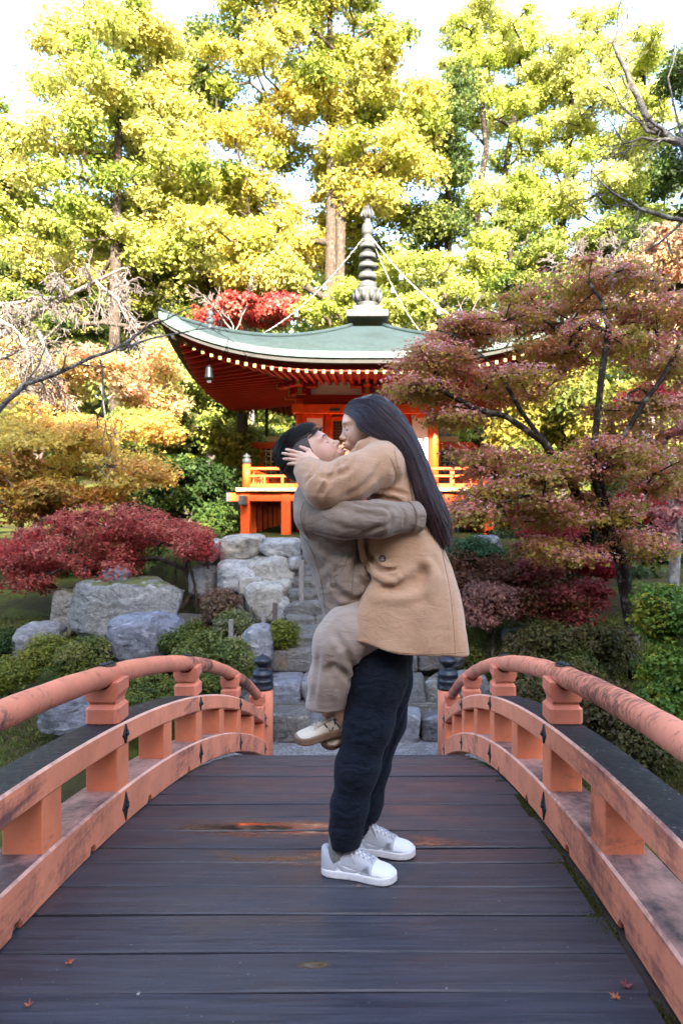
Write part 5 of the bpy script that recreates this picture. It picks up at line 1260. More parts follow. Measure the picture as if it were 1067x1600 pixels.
def frame(f, roll_l=None):
    f = np.array(f, dtype=float); f /= np.linalg.norm(f); return f
class Head:
    """head-local axes: x forward, y to the person's left, z up"""
    def __init__(s, c, fwd, up, sc=1.0):
        f = np.array(fwd, float); f /= np.linalg.norm(f); u = np.array(up, float); u -= f*(u@f); u /= np.linalg.norm(u); l = np.cross(u, f)
        s.R = np.stack([f, l, u], 1); s.c = np.array(c, float); s.sc = sc
    def loc(s, p): return (p-s.c)@s.R/s.sc
    def w(s, q): return s.c+s.R@(np.array(q, float)*s.sc)
    def field(s, p, male=True, pucker=0.0):
        q = s.loc(p); q = q*1.0; qa = q.copy(); qa[:, 1] = np.abs(q[:, 1])
        d = el(q, (-.012, 0, .035), (.100, .077, .092))
        d = smin(d, el(q, (.030, 0, .030), (.068, .064, .072)), .03)
        d = smin(d, el(q, (.028, 0, -.035), (.062, .054 if male else .050, .068)), .035)
        jr = .020 if male else .014
        d = smin(d, rc(qa, (.074, .006, -.100), (-.008, .047, -.062), jr, jr+.004), .022 if male else .025)
        d = smin(d, el(qa, (.055, .034, -.018), (.030, .026, .034)), .02)                    # cheeks
        d = smin(d, el(q, (.078, 0, -.098), (.020, .019, .017)), .014)                       # chin
        d = smin(d, el(qa, (.078, .026, .036), (.017, .030, .010)), .016)                    # brow
        d = smax(d, -el(qa, (.104, .031, .015), (.017, .019, .012)), .014)                   # sockets
        d = smin(d, el(qa, (.077, .031, .012), (.0155, .0150, .0125)), .004)                 # lids
        d = smin(d, rc(q, (.086, 0, .020), (.107, 0, -.018), .0082, .0095), .011)            # nose
        d = smin(d, el(q, (.109, 0, -.020), (.0105, .0100, .0090)), .006)
        d = smin(d, el(qa, (.100, .0105, -.0245), (.0085, .0060, .0065)), .004)
        d = smax(d, -el(qa, (.105, .0065, -.031), (.0045, .0030, .0035)), .003)
        pk = pucker
        d = smin(d, el(q, (.086, 0, -.052), (.016+pk, .026, .019)), .012)                    # muzzle
        d = smin(d, el(q, (.0985+pk, 0, -.0475), (.0070, .0195-pk*.8, .0050)), .0035)
        d = smin(d, el(q, (.0975+pk, 0, -.0590), (.0080, .0175-pk*.8, .0060)), .0035)
        d = smax(d, -el(q, (.1085+pk, 0, -.0530), (.009, .0200, .0014)), .002)
        # ear
        a_ = .25; Re = np.array([[math.cos(a_), 0, math.sin(a_)], [0, 1, 0], [-math.sin(a_), 0, math.cos(a_)]])
        e = el(qa, (-.012, .079, .002), (.018, .008, .031), Re); e = smax(e, -el(qa, (-.010, .087, .004), (.011, .007, .021), Re), .004)
        d = smin(d, e, .006)
        return d*s.sc
    def lips(s, p, pk=0.0, upper=True):
        q = s.loc(p)
        if upper: return el(q, (.0995+pk, 0, -.0475), (.0066, .0185-pk*.8, .0046))*s.sc
        return el(q, (.0985+pk, 0, -.0590), (.0076, .0170-pk*.8, .0056))*s.sc

def hand_field(p, wrist, palm_dir, palm_n, thumb_side, L=.175, curl=(.3,.3,.3,.3), spread=.12, thumb=(.6, .5), fl=None):
    """palm + five fingers. palm_n points out of the back of the hand. thumb_side: direction of the thumb edge"""
    w = np.array(wrist, float); d = np.array(palm_dir, float); d /= np.linalg.norm(d); n = np.array(palm_n, float); n -= d*(n@d); n /= np.linalg.norm(n)
    t = np.array(thumb_side, float); t -= d*(t@d); t -= n*(t@n); t /= np.linalg.norm(t); S_ = L/.175
    out = rc(p, w, w+d*.035*S_, .024*S_, .024*S_)
    for i, o_ in enumerate((.026, .009, -.009, -.026)):
        kn = w+d*(.085-abs(i-1)*.004)*S_+t*o_*S_; out = smin(out, rc(p, w+d*.02*S_+t*o_*.6*S_, kn, .0145*S_, .0105*S_), .012)
    lens = [(.041,.025,.019), (.046,.029,.020), (.042,.027,.020), (.033,.020,.018)]
    for i, o_ in enumerate((.026, .009, -.009, -.026)):
        kn = w+d*(.085-abs(i-1)*.004)*S_+t*o_*S_; sp = spread*(1.5-i)/1.5; a = 0.0; pt = kn; r = .0088*S_
        for j, l_ in enumerate(lens[i]):
            a += curl[i]*(1.0 if j else .8); v = (d*math.cos(sp)+t*math.sin(sp))*math.cos(a)-n*math.sin(a); nx = pt+v*l_*S_
            out = smin(out, rc(p, pt, nx, r, r*.90), .004); pt = nx; r *= .90
    b0 = w+d*.022*S_+t*.022*S_; v1 = d*math.cos(thumb[0])+t*math.sin(thumb[0])-n*.25; v1 /= np.linalg.norm(v1); v2 = d*math.cos(thumb[1])+t*math.sin(thumb[1])-n*.35; v2 /= np.linalg.norm(v2)
    p1 = b0+v1*.040*S_; p2 = p1+v2*.030*S_; p3 = p2+v2*.024*S_
    out = smin(out, rc(p, b0, p1, .0145*S_, .0110*S_), .010); out = smin(out, rc(p, p1, p2, .0105*S_, .0095*S_), .004); out = smin(out, rc(p, p2, p3, .0095*S_, .008*S_), .003)
    return out
def bbox(*pts, m=.12):
    a = np.array(pts); return a.min(0)-m, a.max(0)+m
def joinmesh(name, parts, m, parent, origin):
    Vs, Qs, o = [], [], 0
    for V, Q in parts: Vs.append(V-np.array(origin)); Qs.append(Q+o); o += len(V)
    return link(name, mesh_np(name, np.concatenate(Vs), np.concatenate(Qs), [m], True), parent)
def px_line(pts): return pts
def firsthit(f, pts, D0=2.15, D1=2.95):
    """where directions (px, py) first meet a surface"""
    Ds = np.linspace(D0, D1, 110); pp = np.array([[A3(x, y, D) for D in Ds] for x, y in pts]); v = f(pp.reshape(-1, 3)).reshape(len(pts), -1)
    i = np.argmax(v < 0, 1); ok = (v < 0).any(1); return pp[np.arange(len(pts)), i], ok
def proj(f, items):
    """creases drawn over a surface: each becomes a smooth curve lying on it"""
    out = []
    for pl, wd, dp in items:
        q = []
        pl = [np.array(a[:2], float) for a in pl]; n = len(pl)-1
        m_ = max(5, int(3*n))
        for k in range(m_+1): q.append(tuple(cr(pl, k/m_)))
        pts, ok = firsthit(f, q); pts = [p_ for p_, o_ in zip(pts, ok) if o_]
        if len(pts) > 1: out.append((pts, wd, dp))
    return out
def creases(p, items):
    """valleys and ridges along curves: (polyline, width, depth); depth > 0 cuts in, < 0 raises"""
    out = np.zeros(len(p))
    for pl, wd, dp in items:
        a_ = np.array(pl); c = a_.mean(0); R_ = np.linalg.norm(a_-c, axis=1).max()+3.4*wd
        idx = np.nonzero(((p-c)**2).sum(1) < R_*R_)[0]
        if not len(idx): continue
        q = p[idx]; dmin = np.full(len(idx), 1e9); tt = np.zeros(len(idx)); n = len(pl)-1
        for k in range(n):
            a, b = a_[k], a_[k+1]; dd = b-a; h = np.clip(((q-a)@dd)/max(dd@dd, 1e-12), 0, 1); dist = np.linalg.norm(q-a-h[:, None]*dd, axis=1)
            cl_ = dist < dmin; dmin = np.where(cl_, dist, dmin); tt = np.where(cl_, (k+h)/n, tt)
        fade = np.clip(np.minimum(tt, 1-tt)*4+.12, 0, 1)
        out[idx] += fade*dp*(np.exp(-(dmin/wd)**2)-.38*np.exp(-((dmin-2.0*wd)/(.9*wd))**2))
    return out
def cr(arr, t):
    arr = np.array(arr, float); n = len(arr)-1; x = max(t, 0)*n; i = min(int(x), n-1); f = x-i
    p0, p1, p2, p3 = arr[max(i-1, 0)], arr[i], arr[i+1], arr[min(i+2, n)]
    return .5*(2*p1+(p2-p0)*f+(2*p0-5*p1+4*p2-p3)*f*f+(3*p1-p0-3*p2+p3)*f**3)

# ================================================================== the man
GM = np.array([.16, 2.62, float(-KD*(2.62-YC)**2)])
man = empty('person', tuple(GM), 'man in grey brown jacket and dark navy trousers holding a woman up while kissing her', 'person')
HM = Head(A3(491, 720, 2.625), (math.cos(R(47)), -.13, math.sin(R(47))), (-math.sin(R(47)), -.03, math.cos(R(47))), 1.02)
neck_b = A3(498, 778, 2.63)
sh_n, sh_f = A3(492, 806, 2.47), A3(492, 800, 2.80)
el_n, wr_n = A3(592, 811, 2.37), A3(653, 808, 2.45)
el_f, wr_f = A3(600, 835, 2.90), A3(650, 845, 2.82)
# skin
def f_head(p): 
    d = HM.field(p, True, .004)
    return smin(d, rc(p, HM.w((-.030, 0, -.045)), neck_b, .052, .060), .03)
V1 = iso(f_head, *bbox(HM.c, neck_b, m=.14), .0034)
f_hn = lambda p: hand_field(p, wr_n, A3(672, 812, 2.60)-wr_n, (.8,-.6,.1), (0,0,1), .17, (.25,.3,.3,.3), .05)
f_hf = lambda p: hand_field(p, wr_f, A3(665, 838, 2.70)-wr_f, (.6,.7,0), (0,0,1), .19, (.25,.3,.3,.3), .08)
V2 = iso(f_hn, *bbox(wr_n, m=.24), .0045); V3 = iso(f_hf, *bbox(wr_f, m=.24), .006)
kn_n, an_n = A3(571, 1150, 2.51), A3(531, 1336, 2.545); kn_f, an_f = A3(604, 1118, 2.77), A3(571, 1304, 2.765)
hip_n, hip_f = A3(592, 1010, 2.54), A3(606, 1005, 2.76)
def f_bodym(p):
    d = chainf(p, [A3(512, 800, 2.63), A3(535, 870, 2.63), A3(570, 975, 2.64)], [.10,.095,.10], .05, 1.5)
    d = smin(d, rc(p, neck_b+[0,0,.03], neck_b-[0,0,.05], .056, .07), .03)
    for a, b, c in ((sh_n, el_n, wr_n), (sh_f, el_f, wr_f)): d = smin(d, chainf(p, [a, b, c], [.05,.04,.027], .02), .03)
    for a, b, c in ((hip_n, kn_n, an_n), (hip_f, kn_f, an_f)): d = smin(d, chainf(p, [a, b, c], [.075,.05,.022], .02), .04)
    return d
V4 = iso(f_bodym, *bbox(sh_n, sh_f, an_n, an_f, wr_n, m=.15), .016)
joinmesh('body', [V1, V2, V3, V4], M_skinm, man, GM)
# jacket
arm_cr = [
 (px_line([(479,792,2.39),(476,815,2.385),(482,838,2.41)]), .0045, .004), (px_line([(486,826,2.40),(530,838,2.37),(580,839,2.34),(625,828,2.35)]), .004, .0045),
 (px_line([(520,790,2.37),(560,800,2.31),(600,806,2.30)]), .011, .007), (px_line([(545,786,2.36),(585,793,2.31),(618,795,2.32)]), .009, .006),
 (px_line([(500,800,2.37),(540,814,2.30),(580,820,2.29)]), .012, -.006), (px_line([(598,790,2.34),(612,808,2.30),(606,828,2.32)]), .008, .006),
 (px_line([(622,790,2.36),(632,806,2.35),(628,824,2.37)]), .006, .006), (px_line([(565,836,2.33),(590,824,2.30),(615,815,2.30)]), .008, .005),
 (px_line([(470,770,2.44),(500,786,2.38),(530,788,2.38)]), .010, -.004),
 (px_line([(482,858,2.44),(504,884,2.42),(512,920,2.42)]), .014, .007), (px_line([(575,850,2.40),(556,880,2.41),(548,915,2.42)]), .016, .008), (px_line([(545,848,2.41),(528,876,2.42),(500,905,2.44)]), .014, -.006), (px_line([(598,915,2.42),(560,935,2.42),(520,965,2.44)]), .012, .007), (px_line([(500,850,2.43),(530,868,2.42),(556,858,2.42)]), .014, .007),
 (px_line([(515,905,2.43),(535,930,2.42),(572,942,2.42)]), .014, .009), (px_line([(500,935,2.45),(525,955,2.44),(560,950,2.44)]), .012, -.006), (px_line([(560,870,2.42),(556,900,2.42),(585,925,2.42)]), .012, .008)]
def f_jack(p, crs=()):
    t = chainf(p, [A3(508, 800, 2.63), A3(522, 848, 2.63), A3(545, 905, 2.635), A3(556, 962, 2.64)], [.108,.112,.118,.124], .05, 1.55)
    t = smin(t, rc(p, A3(492, 792, 2.52), A3(492, 792, 2.74), .070, .070), .05)
    t = smin(t, rc(p, A3(486, 772, 2.57), A3(486, 772, 2.69), .050, .050), .05)
    # sleeves
    w = .0010*np.sin(p[:, 0]*85+np.sin(p[:, 2]*40)*2)*np.sin(p[:, 2]*33+p[:, 0]*21)
    a = chainf(p, [sh_n, A3(535, 812, 2.40), el_n, wr_n+[-.012,0,0]], [.076,.069,.064,.052], .02)
    b = chainf(p, [sh_f, el_f, wr_f], [.076,.066,.05], .02)
    d = smin(smin(t, a+w, .028), b, .03)
    d = d+creases(p, crs)*.9
    # hem plane, hollow below, opening of the collar
    hem = (A3(520, 976, 2.63)[2]-p[:, 2])+(p[:, 0]-A3(520,976,2.63)[0])*.35
    d = smax(d, hem, .008)
    inner = t+.016; d = smax(d, -smax(inner, p[:, 2]-A3(0, 940, 2.63)[2], .01), .008)
    d = smax(d, -rc(p, neck_b+[0,0,-.01], HM.w((-.03,0,-.06)), .060, .072), .008)
    d = smax(d, (p[:, 0]-(wr_n[0]+.0)), .006)
    return d
arm_cr = proj(f_jack, arm_cr)
jack_o = isomesh('jacket', lambda p: f_jack(p, arm_cr), *bbox(sh_n, sh_f, A3(560, 990, 2.64), wr_n, A3(480, 750, 2.6), m=.16), .0048, M_jacket, man, GM)
b = MB()
def strip(mb, pts, w, th, nrm, m=0):
    pts = [np.array(q) for q in pts]; nrm = np.array(nrm, float); V = []
    for i, q in enumerate(pts):
        d = pts[min(i+1, len(pts)-1)]-pts[max(i-1, 0)]; s_ = np.cross(d, nrm); s_ /= np.linalg.norm(s_)
        for a_, b_ in ((-1, 0), (-.8, 1), (.8, 1), (1, 0)): V.append(q+s_*w*.5*a_+nrm*th*b_)
    mb.add([tuple(v-GM) for v in V], [[i*4+k, (i+1)*4+k, (i+1)*4+k+1, i*4+k+1] for i in range(len(pts)-1) for k in range(3)]+[[0,1,2,3], [len(V)-1, len(V)-2, len(V)-3, len(V)-4]], m)
def surf(f, px, py, D0, D1, out=.001):
    """first point of a surface met along the direction (px, py)"""
    Ds = np.linspace(D0, D1, 160); pp = np.stack([A3(px, py, D) for D in Ds]); v = f(pp); i = np.argmax(v < 0)
    if v[i] >= 0: return A3(px, py, (D0+D1)/2)
    return pp[i]-np.array([0, out, 0])
bvj0 = None
pk = [surf(lambda p: f_jack(p, arm_cr), x, y, 2.2, 2.7, .0025) for x, y in ((541,866),(534,882),(527,898),(519,915))]
strip(b, pk, .022, .003, (-.2,-1,0)); me = b.mesh('pocket_welt', [M_jacket]); fix_normals(me); link('pocket_welt', me, man)
M_seam = m_simple('dark_seam_thread', (.10,.075,.06), .9, 0, .1, 50, 0)
M_seamc = m_simple('camel_seam', (.26,.15,.08), .9, 0, .1, 50, 0)
from mathutils.bvhtree import BVHTree
def bvh_of(o):
    me = o.data; n = len(me.vertices); co = np.empty(n*3, dtype=np.float32); me.vertices.foreach_get('co', co); m_ = len(me.polygons); vi = np.empty(m_*4, dtype=np.int32); me.loops.foreach_get('vertex_index', vi)
    return BVHTree.FromPolygons(co.reshape(-1, 3).tolist(), vi.reshape(-1, 4).tolist())
CAMP = Vector((.157, 0, 1.30))
def onmesh(bv, org, px, py, out=.0):
    """point of a finished garment met along a direction, lifted off it by out"""
    d_ = Vector(((px-577)/F, 1, -(py-800)/F)).normalized(); h_ = bv.ray_cast(CAMP-Vector(org), d_)
    return None if h_[0] is None else h_[0]+h_[1]*out*(1 if h_[1].dot(d_) < 0 else -1)
def seam(nm, bv, org, pts, r, m_, parent, n=40, out=.0006):
    run = []
    for k in range(n+1):
        q = cr(pts, k/n); p_ = onmesh(bv, org, q[0], q[1], out)
        if p_ is not None and (not run or (p_-run[-1]).length < .05): run.append(p_)
    if len(run) > 2:
        b = MB(); b.tube([tuple(p_) for p_ in run], r, 5); link(nm, b.mesh(nm, [m_]), parent)
bvj = bvh_of(jack_o)
for pts in ([(474,786),(470,805),(474,825),(484,842)], [(486,828),(530,838),(580,838),(628,829)], [(486,834),(530,844),(582,844),(628,835)], [(470,834),(486,858),(500,900),(508,950)], [(506,968),(530,958),(556,944)], [(558,850),(553,885),(549,930)], [(596,840),(575,870),(566,920)]):
    seam('seam', bvj, GM, pts, .0011, M_seam, man)
# cuff band
cd = (wr_n-el_n)/np.linalg.norm(wr_n-el_n)
f_cuff = lambda p: smax(smax(rc(p, wr_n-cd*.06, wr_n+cd*.004, .0605, .056)+.002*np.sin(p[:, 2]*120), np.abs((p-(wr_n-cd*.022))@cd)-.022, .004), -rc(p, wr_n-cd*.1, wr_n+cd*.1, .046, .044), .004)
isomesh('cuff', f_cuff, *bbox(wr_n, m=.09), .004, M_jacket, man, GM)
# trousers
tr_cr = [(px_line([(552,1062,2.44),(556,1120,2.40),(548,1200,2.50)]), .012, .0035), (px_line([(600,1045,2.44),(585,1110,2.41),(560,1175,2.44)]), .014, .005), (px_line([(545,1135,2.44),(560,1150,2.41),(590,1142,2.44)]), .010, .004),
 (px_line([(524,1215,2.45),(546,1228,2.44),(574,1212,2.46)]), .009, .004), (px_line([(522,1262,2.47),(546,1272,2.46),(568,1256,2.48)]), .008, .0045), (px_line([(520,1290,2.48),(542,1297,2.47),(562,1286,2.49)]), .006, .004),
 (px_line([(590,1080,2.45),(572,1150,2.42),(548,1240,2.44),(540,1300,2.46)]), .006, -.0025), (px_line([(636,1100,2.70),(612,1160,2.68),(596,1210,2.68)]), .009, .005), (px_line([(596,1232,2.70),(584,1245,2.70)]), .008, .005)]
hemn, hemf = A3(540, 1325, 2.535)[2], A3(578, 1300, 2.755)[2]
def f_trm(p, crs=()):
    n = chainf(p, [A3(590, 1000, 2.55), A3(590, 1060, 2.53), A3(576, 1130, 2.52), A3(558, 1200, 2.52), A3(546, 1260, 2.53), A3(541, 1296, 2.535), A3(540, 1322, 2.54)], [.120,.104,.086,.076,.064,.056,.052], .04)
    f_ = chainf(p, [A3(604, 1000, 2.74), A3(605, 1065, 2.76), A3(600, 1125, 2.77), A3(580, 1200, 2.76), A3(574, 1250, 2.76), A3(570, 1292, 2.76)], [.112,.094,.084,.068,.058,.050], .04)
    w = .0010*np.sin(p[:, 2]*70+np.sin(p[:, 0]*30)*3)*np.sin(p[:, 0]*45)
    n = smax(n+w, hemn-p[:, 2]+.10*(p[:, 0]-an_n[0]), .004); f_ = smax(f_+w, hemf-p[:, 2], .004)
    n = smax(n, -smax(chainf(p, [A3(541, 1280, 2.53), A3(538, 1335, 2.535)], [.038,.042], .02), p[:, 2]-(hemn+.06), .01), .004)
    f_ = smax(f_, -smax(chainf(p, [A3(577, 1260, 2.755), A3(576, 1310, 2.755)], [.036,.040], .02), p[:, 2]-(hemf+.05), .01), .004)
    d = smin(n, f_, .035); d = smin(d, rc(p, A3(578, 965, 2.56), A3(578, 965, 2.74), .10, .10), .05)
    return d+creases(p, crs)*.9
tr_cr = proj(f_trm, tr_cr)
isomesh('trousers', lambda p: f_trm(p, tr_cr), *bbox(A3(578, 930, 2.5), A3(620, 1325, 2.8), A3(510, 1330, 2.5), m=.14), .0065, M_navy, man, GM)
# hair of the man
def f_stub(p):
    q = HM.loc(p); base = HM.field(p, True, .004)-.0022
    line = smin(.052-q[:, 0]+(q[:, 2]-.02)*.10, q[:, 2]*0+.2, .01)     # only behind the hair line
    lim = np.maximum(q[:, 0]-(.022+np.clip(q[:, 2], -.05, .1)*.45), -.055-q[:, 2]+np.clip(q[:, 0]+.03, 0, .1)*.9)
    return np.maximum(base, lim*HM.sc)
isomesh('shaved_sides', f_stub, *bbox(HM.c, m=.14), .0032, M_stub, man, GM)
def f_top(p):
    q = HM.loc(p); rid = .0025*np.sin(q[:, 1]*260+np.sin(q[:, 0]*60)*2)+.002*np.sin(q[:, 0]*190+q[:, 1]*90)
    d = el(q, (-.012, 0, .048), (.105, .067, .095))
    d = smin(d, el(q, (.050, 0, .098), (.026, .044, .020)), .02)
    d = smax(d, .066-q[:, 2]-np.clip(-q[:, 0], 0, .2)*.45, .012); d = smax(d, (q[:, 0]*.9-.085+(.10-q[:, 2])*.4), .01)
    return (d+rid*.5)*HM.sc
isomesh('hair', f_top, *bbox(HM.c, m=.16), .0034, m_simple('dense_black_hair', (.008,.008,.010), .9, 0, .2, 80, 0), man, GM)
b = MB(); rs = np.random.RandomState(4)
ELC = np.array([-.012, 0, .050]); ELR = np.array([.108, .070, .098])
for i in range(1700):
    a = rs.uniform(-1, 1); x0 = rs.uniform(-.112, .075); y0 = a*.064
    zz_ = 1-((x0+.012)/.108)**2-(y0/.070)**2
    z0 = .050+.098*math.sqrt(max(.0, zz_))
    if z0 < .066+np.clip(-x0, 0, .2)*-.3: z0 = .066-.3*max(0, -x0)
    fr = float(np.clip((x0-.01)/.065, 0, 1)); L_ = rs.uniform(.034, .056)*(1-.25*fr); nst = 5; q = np.array([x0, y0, z0]); pts = []; lift = .0
    rnd_ = rs.normal(size=3)*[.05,.14,.05]
    for k in range(nst):
        nn = (q-ELC)/ELR**2; nn /= np.linalg.norm(nn); tg = np.array([1., 0, 0])+rnd_; tg -= nn*(tg@nn); tg /= np.linalg.norm(tg)
        if k == 0: q = q+nn*rs.uniform(-.002, .003)
        pts.append(tuple(HM.w(q)-GM)); q = q+(tg+nn*(.06+.42*fr*(1-.35*k/nst)+(.10 if x0 < -.07 else 0)))*L_/(nst-1)
    b.tube(pts, [.0012,.0013,.0012,.0009,.0003], 3, cap=False)
link('hair_strands', b.mesh('hair_strands', [M_hairm]), man)['kind'] = 'stuff'
# brow, lashes, lips
def arc_strip(H, pts, r, nm, m, parent, org, out=.0):
    b = MB(); W_ = [tuple(H.w(q)-org) for q in pts]; b.tube(W_, r, 5); return link(nm, b.mesh(nm, [m]), parent)
def faceline(H, male, pk_, side, pts, out):
    res = []
    for (y, z) in pts:
        xs_ = np.linspace(.13, .03, 120); pp = np.stack([H.w((x, side*y, z)) for x in xs_]); v = H.field(pp, male, pk_); i = int(np.argmax(v < 0)); res.append((xs_[i]+out, side*y, z))
    return res
for H, male, pk_, par_, org_ in ((HM, True, .004, man, GM),):
    for side in (-1, 1):
        l_ = faceline(H, male, pk_, side, [(.013, .031), (.021, .034), (.031, .0355), (.041, .034), (.048, .029)], .0012)
        arc_strip(H, l_, [.0012,.0024,.0026,.0022,.0008], 'eyebrow', M_hairm, par_, org_)
        l_ = faceline(H, male, pk_, side, [(.017, .0085), (.024, .0060), (.031, .0050), (.038, .0062), (.045, .0092)], .0006)
        arc_strip(H, l_, [.0005,.0009,.0011,.0011,.0006], 'eyelash', M_hairm, par_, org_)
for u_ in (True, False): isomesh('lip', lambda p, u_=u_: HM.lips(p, .004, u_), *bbox(HM.w((.1,0,-.053)), m=.035), .0014, M_lip, man, GM)

# ------------------------------------------------------------------ sneakers
M_shg = m_cloth('pale_grey_leather', (.46,.47,.50), .5, 120, .05, 0, .1)
M_shw = m_cloth('white_leather', (.74,.74,.76), .45, 120, .03, 0, .1)
M_solew = m_simple('white_rubber', (.72,.70,.70), .5, 0, .06, 30, .1, .002)
M_lace = m_simple('pale_lace', (.52,.52,.57), .8, 0, .12, 200, .3, .001)
M_sock = m_simple('grey_sock', (.20,.20,.19), .9, 0, .15, 200, .3, .001)
M_shc = m_cloth('cream_suede', (.55,.48,.38), .8, 220, .08, .2, .2)
M_shs = m_simple('dark_green_stripe', (.03,.05,.045), .6, 0, .2, 60)
M_gum = m_simple('brown_gum_sole', (.20,.12,.075), .6, 0, .25, 40, .2, .002)
def outline(t, L, Wd):
    """sole half widths (left, right) at t 0 heel .. 1 toe"""
    k = [-.1,0,.02,.06,.12,.25,.4,.55,.7,.80,.88,.94,.98,1.0,1.1]; a = [-1,.0,.38,.64,.79,.84,.78,.84,.98,1.0,.90,.70,.40,.0,-1]
    return np.interp(t, k, a)*Wd/2
def sneaker(name, label, parent, T, L, Wd, H_, cols, side, style):
    """T maps shoe-local points (x toe, y left, z up, sole on z=0) to the parent's space; side = sign of y of the outer face"""
    msole, mup, mpan, mtoe, mstripe, mlace, msock = cols
    def F_(p): return p
    def upf(p, off=0.0):
        x = p[:, 0]/L; hw = np.maximum(outline(x, L, Wd)*.93+off, .006)
        top = np.interp(x, [0,.05,.2,.36,.5,.62,.75,.87,.95,1], [.090,.100,.086,.100,.092,.074,.056,.049,.040,.022])*H_/.108+off
        z = p[:, 2]-.022; yn = np.abs(p[:, 1]+side*.004*np.sin(x*3))/np.maximum(hw, .003); zn = np.maximum(z, 0)/np.maximum(top-.022+off, .004)
        narrow = 1+.55*zn*(x < .6)*0
        r = (yn**2.6+zn**2.8)**(1/2.6); d = (r-1)*np.minimum(np.minimum(hw, .035), np.maximum(top-.022+off, .006))
        d = np.maximum(d, np.maximum(-x*L-off+.004, (x-.985)*L-off)); d = np.maximum(d, .016-p[:, 2]); return d
    def opening(p):
        return rc(p*np.array([1,1,1]), (L*.20, 0, H_*.95), (L*.18, 0, H_*.95+.2), .030, .042)
    def up(p): return smax(upf(p), -opening(p), .004)
    def soled(p):
        x = p[:, 0]/L; hw = outline(x, L, Wd)+.002; d = smax((np.abs(p[:, 1]+side*.004*np.sin(x*3))-hw)*.75, np.abs(p[:, 2]-.0145-.03*np.clip(x-.85, 0, .2)**1.5)-.0145, .005); d = np.maximum(d, np.maximum(-x, x-1)*L)
        g = .0007*np.sin(p[:, 0]*520)*(np.abs(p[:, 2]-.010) < .004); return d+g
    def panel(p, lo_, hi_):     # overlay = thin shell cut by bounds
        return np.maximum(np.maximum(upf(p, .0022), -opening(p)), np.maximum(lo_, hi_))
    root = bpy.data.objects.new(name, None); COL.objects.link(root); root.parent = parent; root.empty_display_size = .05
    if label: root['label'] = label
    lo, hi = (-.02, -.07, -.005), (L+.02, .07, .13)
    def add(nm, f, m, h=.003):
        V, Q = iso(f, lo, hi, h); V = np.array([T(v) for v in V]); me = mesh_np(nm, V, Q, [m], True); return link(nm, me, root)
    add('sole', soled, msole); add('upper', up, mup)
    X = lambda p: p[:, 0]/L; Z = lambda p: p[:, 2]
    if style == 'court':
        add('toe_guard', lambda p: panel(p, Z(p)-.034-.10*np.clip(.80-X(p), 0, 1)*0, np.maximum(.70-X(p), Z(p)-(.030+np.clip(.86-X(p), 0, .2)*.16))), mpan)
        add('heel_panel', lambda p: panel(p, X(p)-.23-(Z(p)-.02)*1.2, .02-Z(p)), mpan)
        add('eyestay', lambda p: panel(p, np.maximum(.30-X(p), X(p)-.72), (.052-(X(p)-.3)*.055)-Z(p)), mpan)
        add('saddle_panel', lambda p: panel(p, np.maximum(.555-X(p)+(Z(p)-.03)*1.8, X(p)-.69-(Z(p)-.03)*.3), Z(p)-.062), mpan)
        add('side_mark', lambda p: panel(p, np.abs(Z(p)-(.030+.9*(X(p)-.42)**2*.9+np.clip(.36-X(p), 0, 1)*.10))-(.010*np.clip((.60-X(p))/.2, 0, 1)+.002), np.maximum(.18-X(p), X(p)-.56)), mstripe)
    else:
        add('toe_guard', lambda p: panel(p, Z(p)-.030, .80-X(p)), mpan)
        for k in range(3):
            x0 = .34+.085*k; add('side_stripe', lambda p, x0=x0, k=k: panel(p, np.abs(X(p)-x0-(Z(p)-.04)*(2.2 if k != 1 else -2.6))-.017, np.maximum(.024-Z(p), Z(p)-.066)), mstripe)
        add('heel_panel', lambda p: panel(p, X(p)-.12, .03-Z(p)), mpan)
    # tongue, laces
    top = lambda x: np.interp(x, [0,.05,.2,.36,.5,.62,.75,.87,.95,1], [.090,.100,.086,.100,.092,.074,.056,.049,.040,.022])*H_/.108
    b = MB(); V = []
    for i, x in enumerate((.27, .34, .42, .5, .58, .66)):
        zz = top(x)+.002+(.014 if i == 0 else (.006 if i == 1 else 0))
        for yy in (-.018, -.009, 0, .009, .018): V.append(tuple(T((x*L-.004*(i == 0), yy, zz-yy*yy*9))))
    b.add(V, [[i*5+k, i*5+k+1, (i+1)*5+k+1, (i+1)*5+k] for i in range(5) for k in range(4)], 0, True); o = link('tongue', b.mesh('tongue', [mup]), root)
    sm = o.modifiers.new('t', 'SOLIDIFY'); sm.thickness = .005; sm.offset = 0
    b = MB(); tw = lambda q: tuple(T(q))
    for i in range(6):
        x = .36+.058*i; z = top(x)+.004
        for s_ in (-1, 1): b.tube([tw(((x)*L, s_*.021, z-.006)), tw(((x+.015)*L, s_*.012, z+.002)), tw(((x+.035)*L, -s_*.004, z+.0015)), tw(((x+.058)*L, -s_*.02, z-.009))], .0023, 5)
    z = top(.34)+.008
    for s_, l_ in ((-1, 1), (1, .8)):
        b.tube([tw((.35*L, 0, z)), tw((.33*L, s_*.02*l_, z+.022)), tw((.35*L, s_*.036*l_, z+.020)), tw((.39*L, s_*.032*l_, z+.006)), tw((.37*L, s_*.006, z+.001))], .0022, 5)
        b.tube([tw((.36*L, 0, z)), tw((.42*L, s_*.022, z-.004)), tw((.48*L, s_*.038*l_, z-.022)), tw((.50*L, s_*.046*l_, z-.038))], .0021, 5)
    link('laces', b.mesh('laces', [mlace]), root)
    b = MB(); b.tube([tw((.22*L, 0, .035)), tw((.23*L, 0, .075)), tw((.245*L, 0, .10)), tw((.26*L, 0, .165))], [.038,.039,.039,.040], 16); link('sock', b.mesh('sock', [msock]), root)
    return root
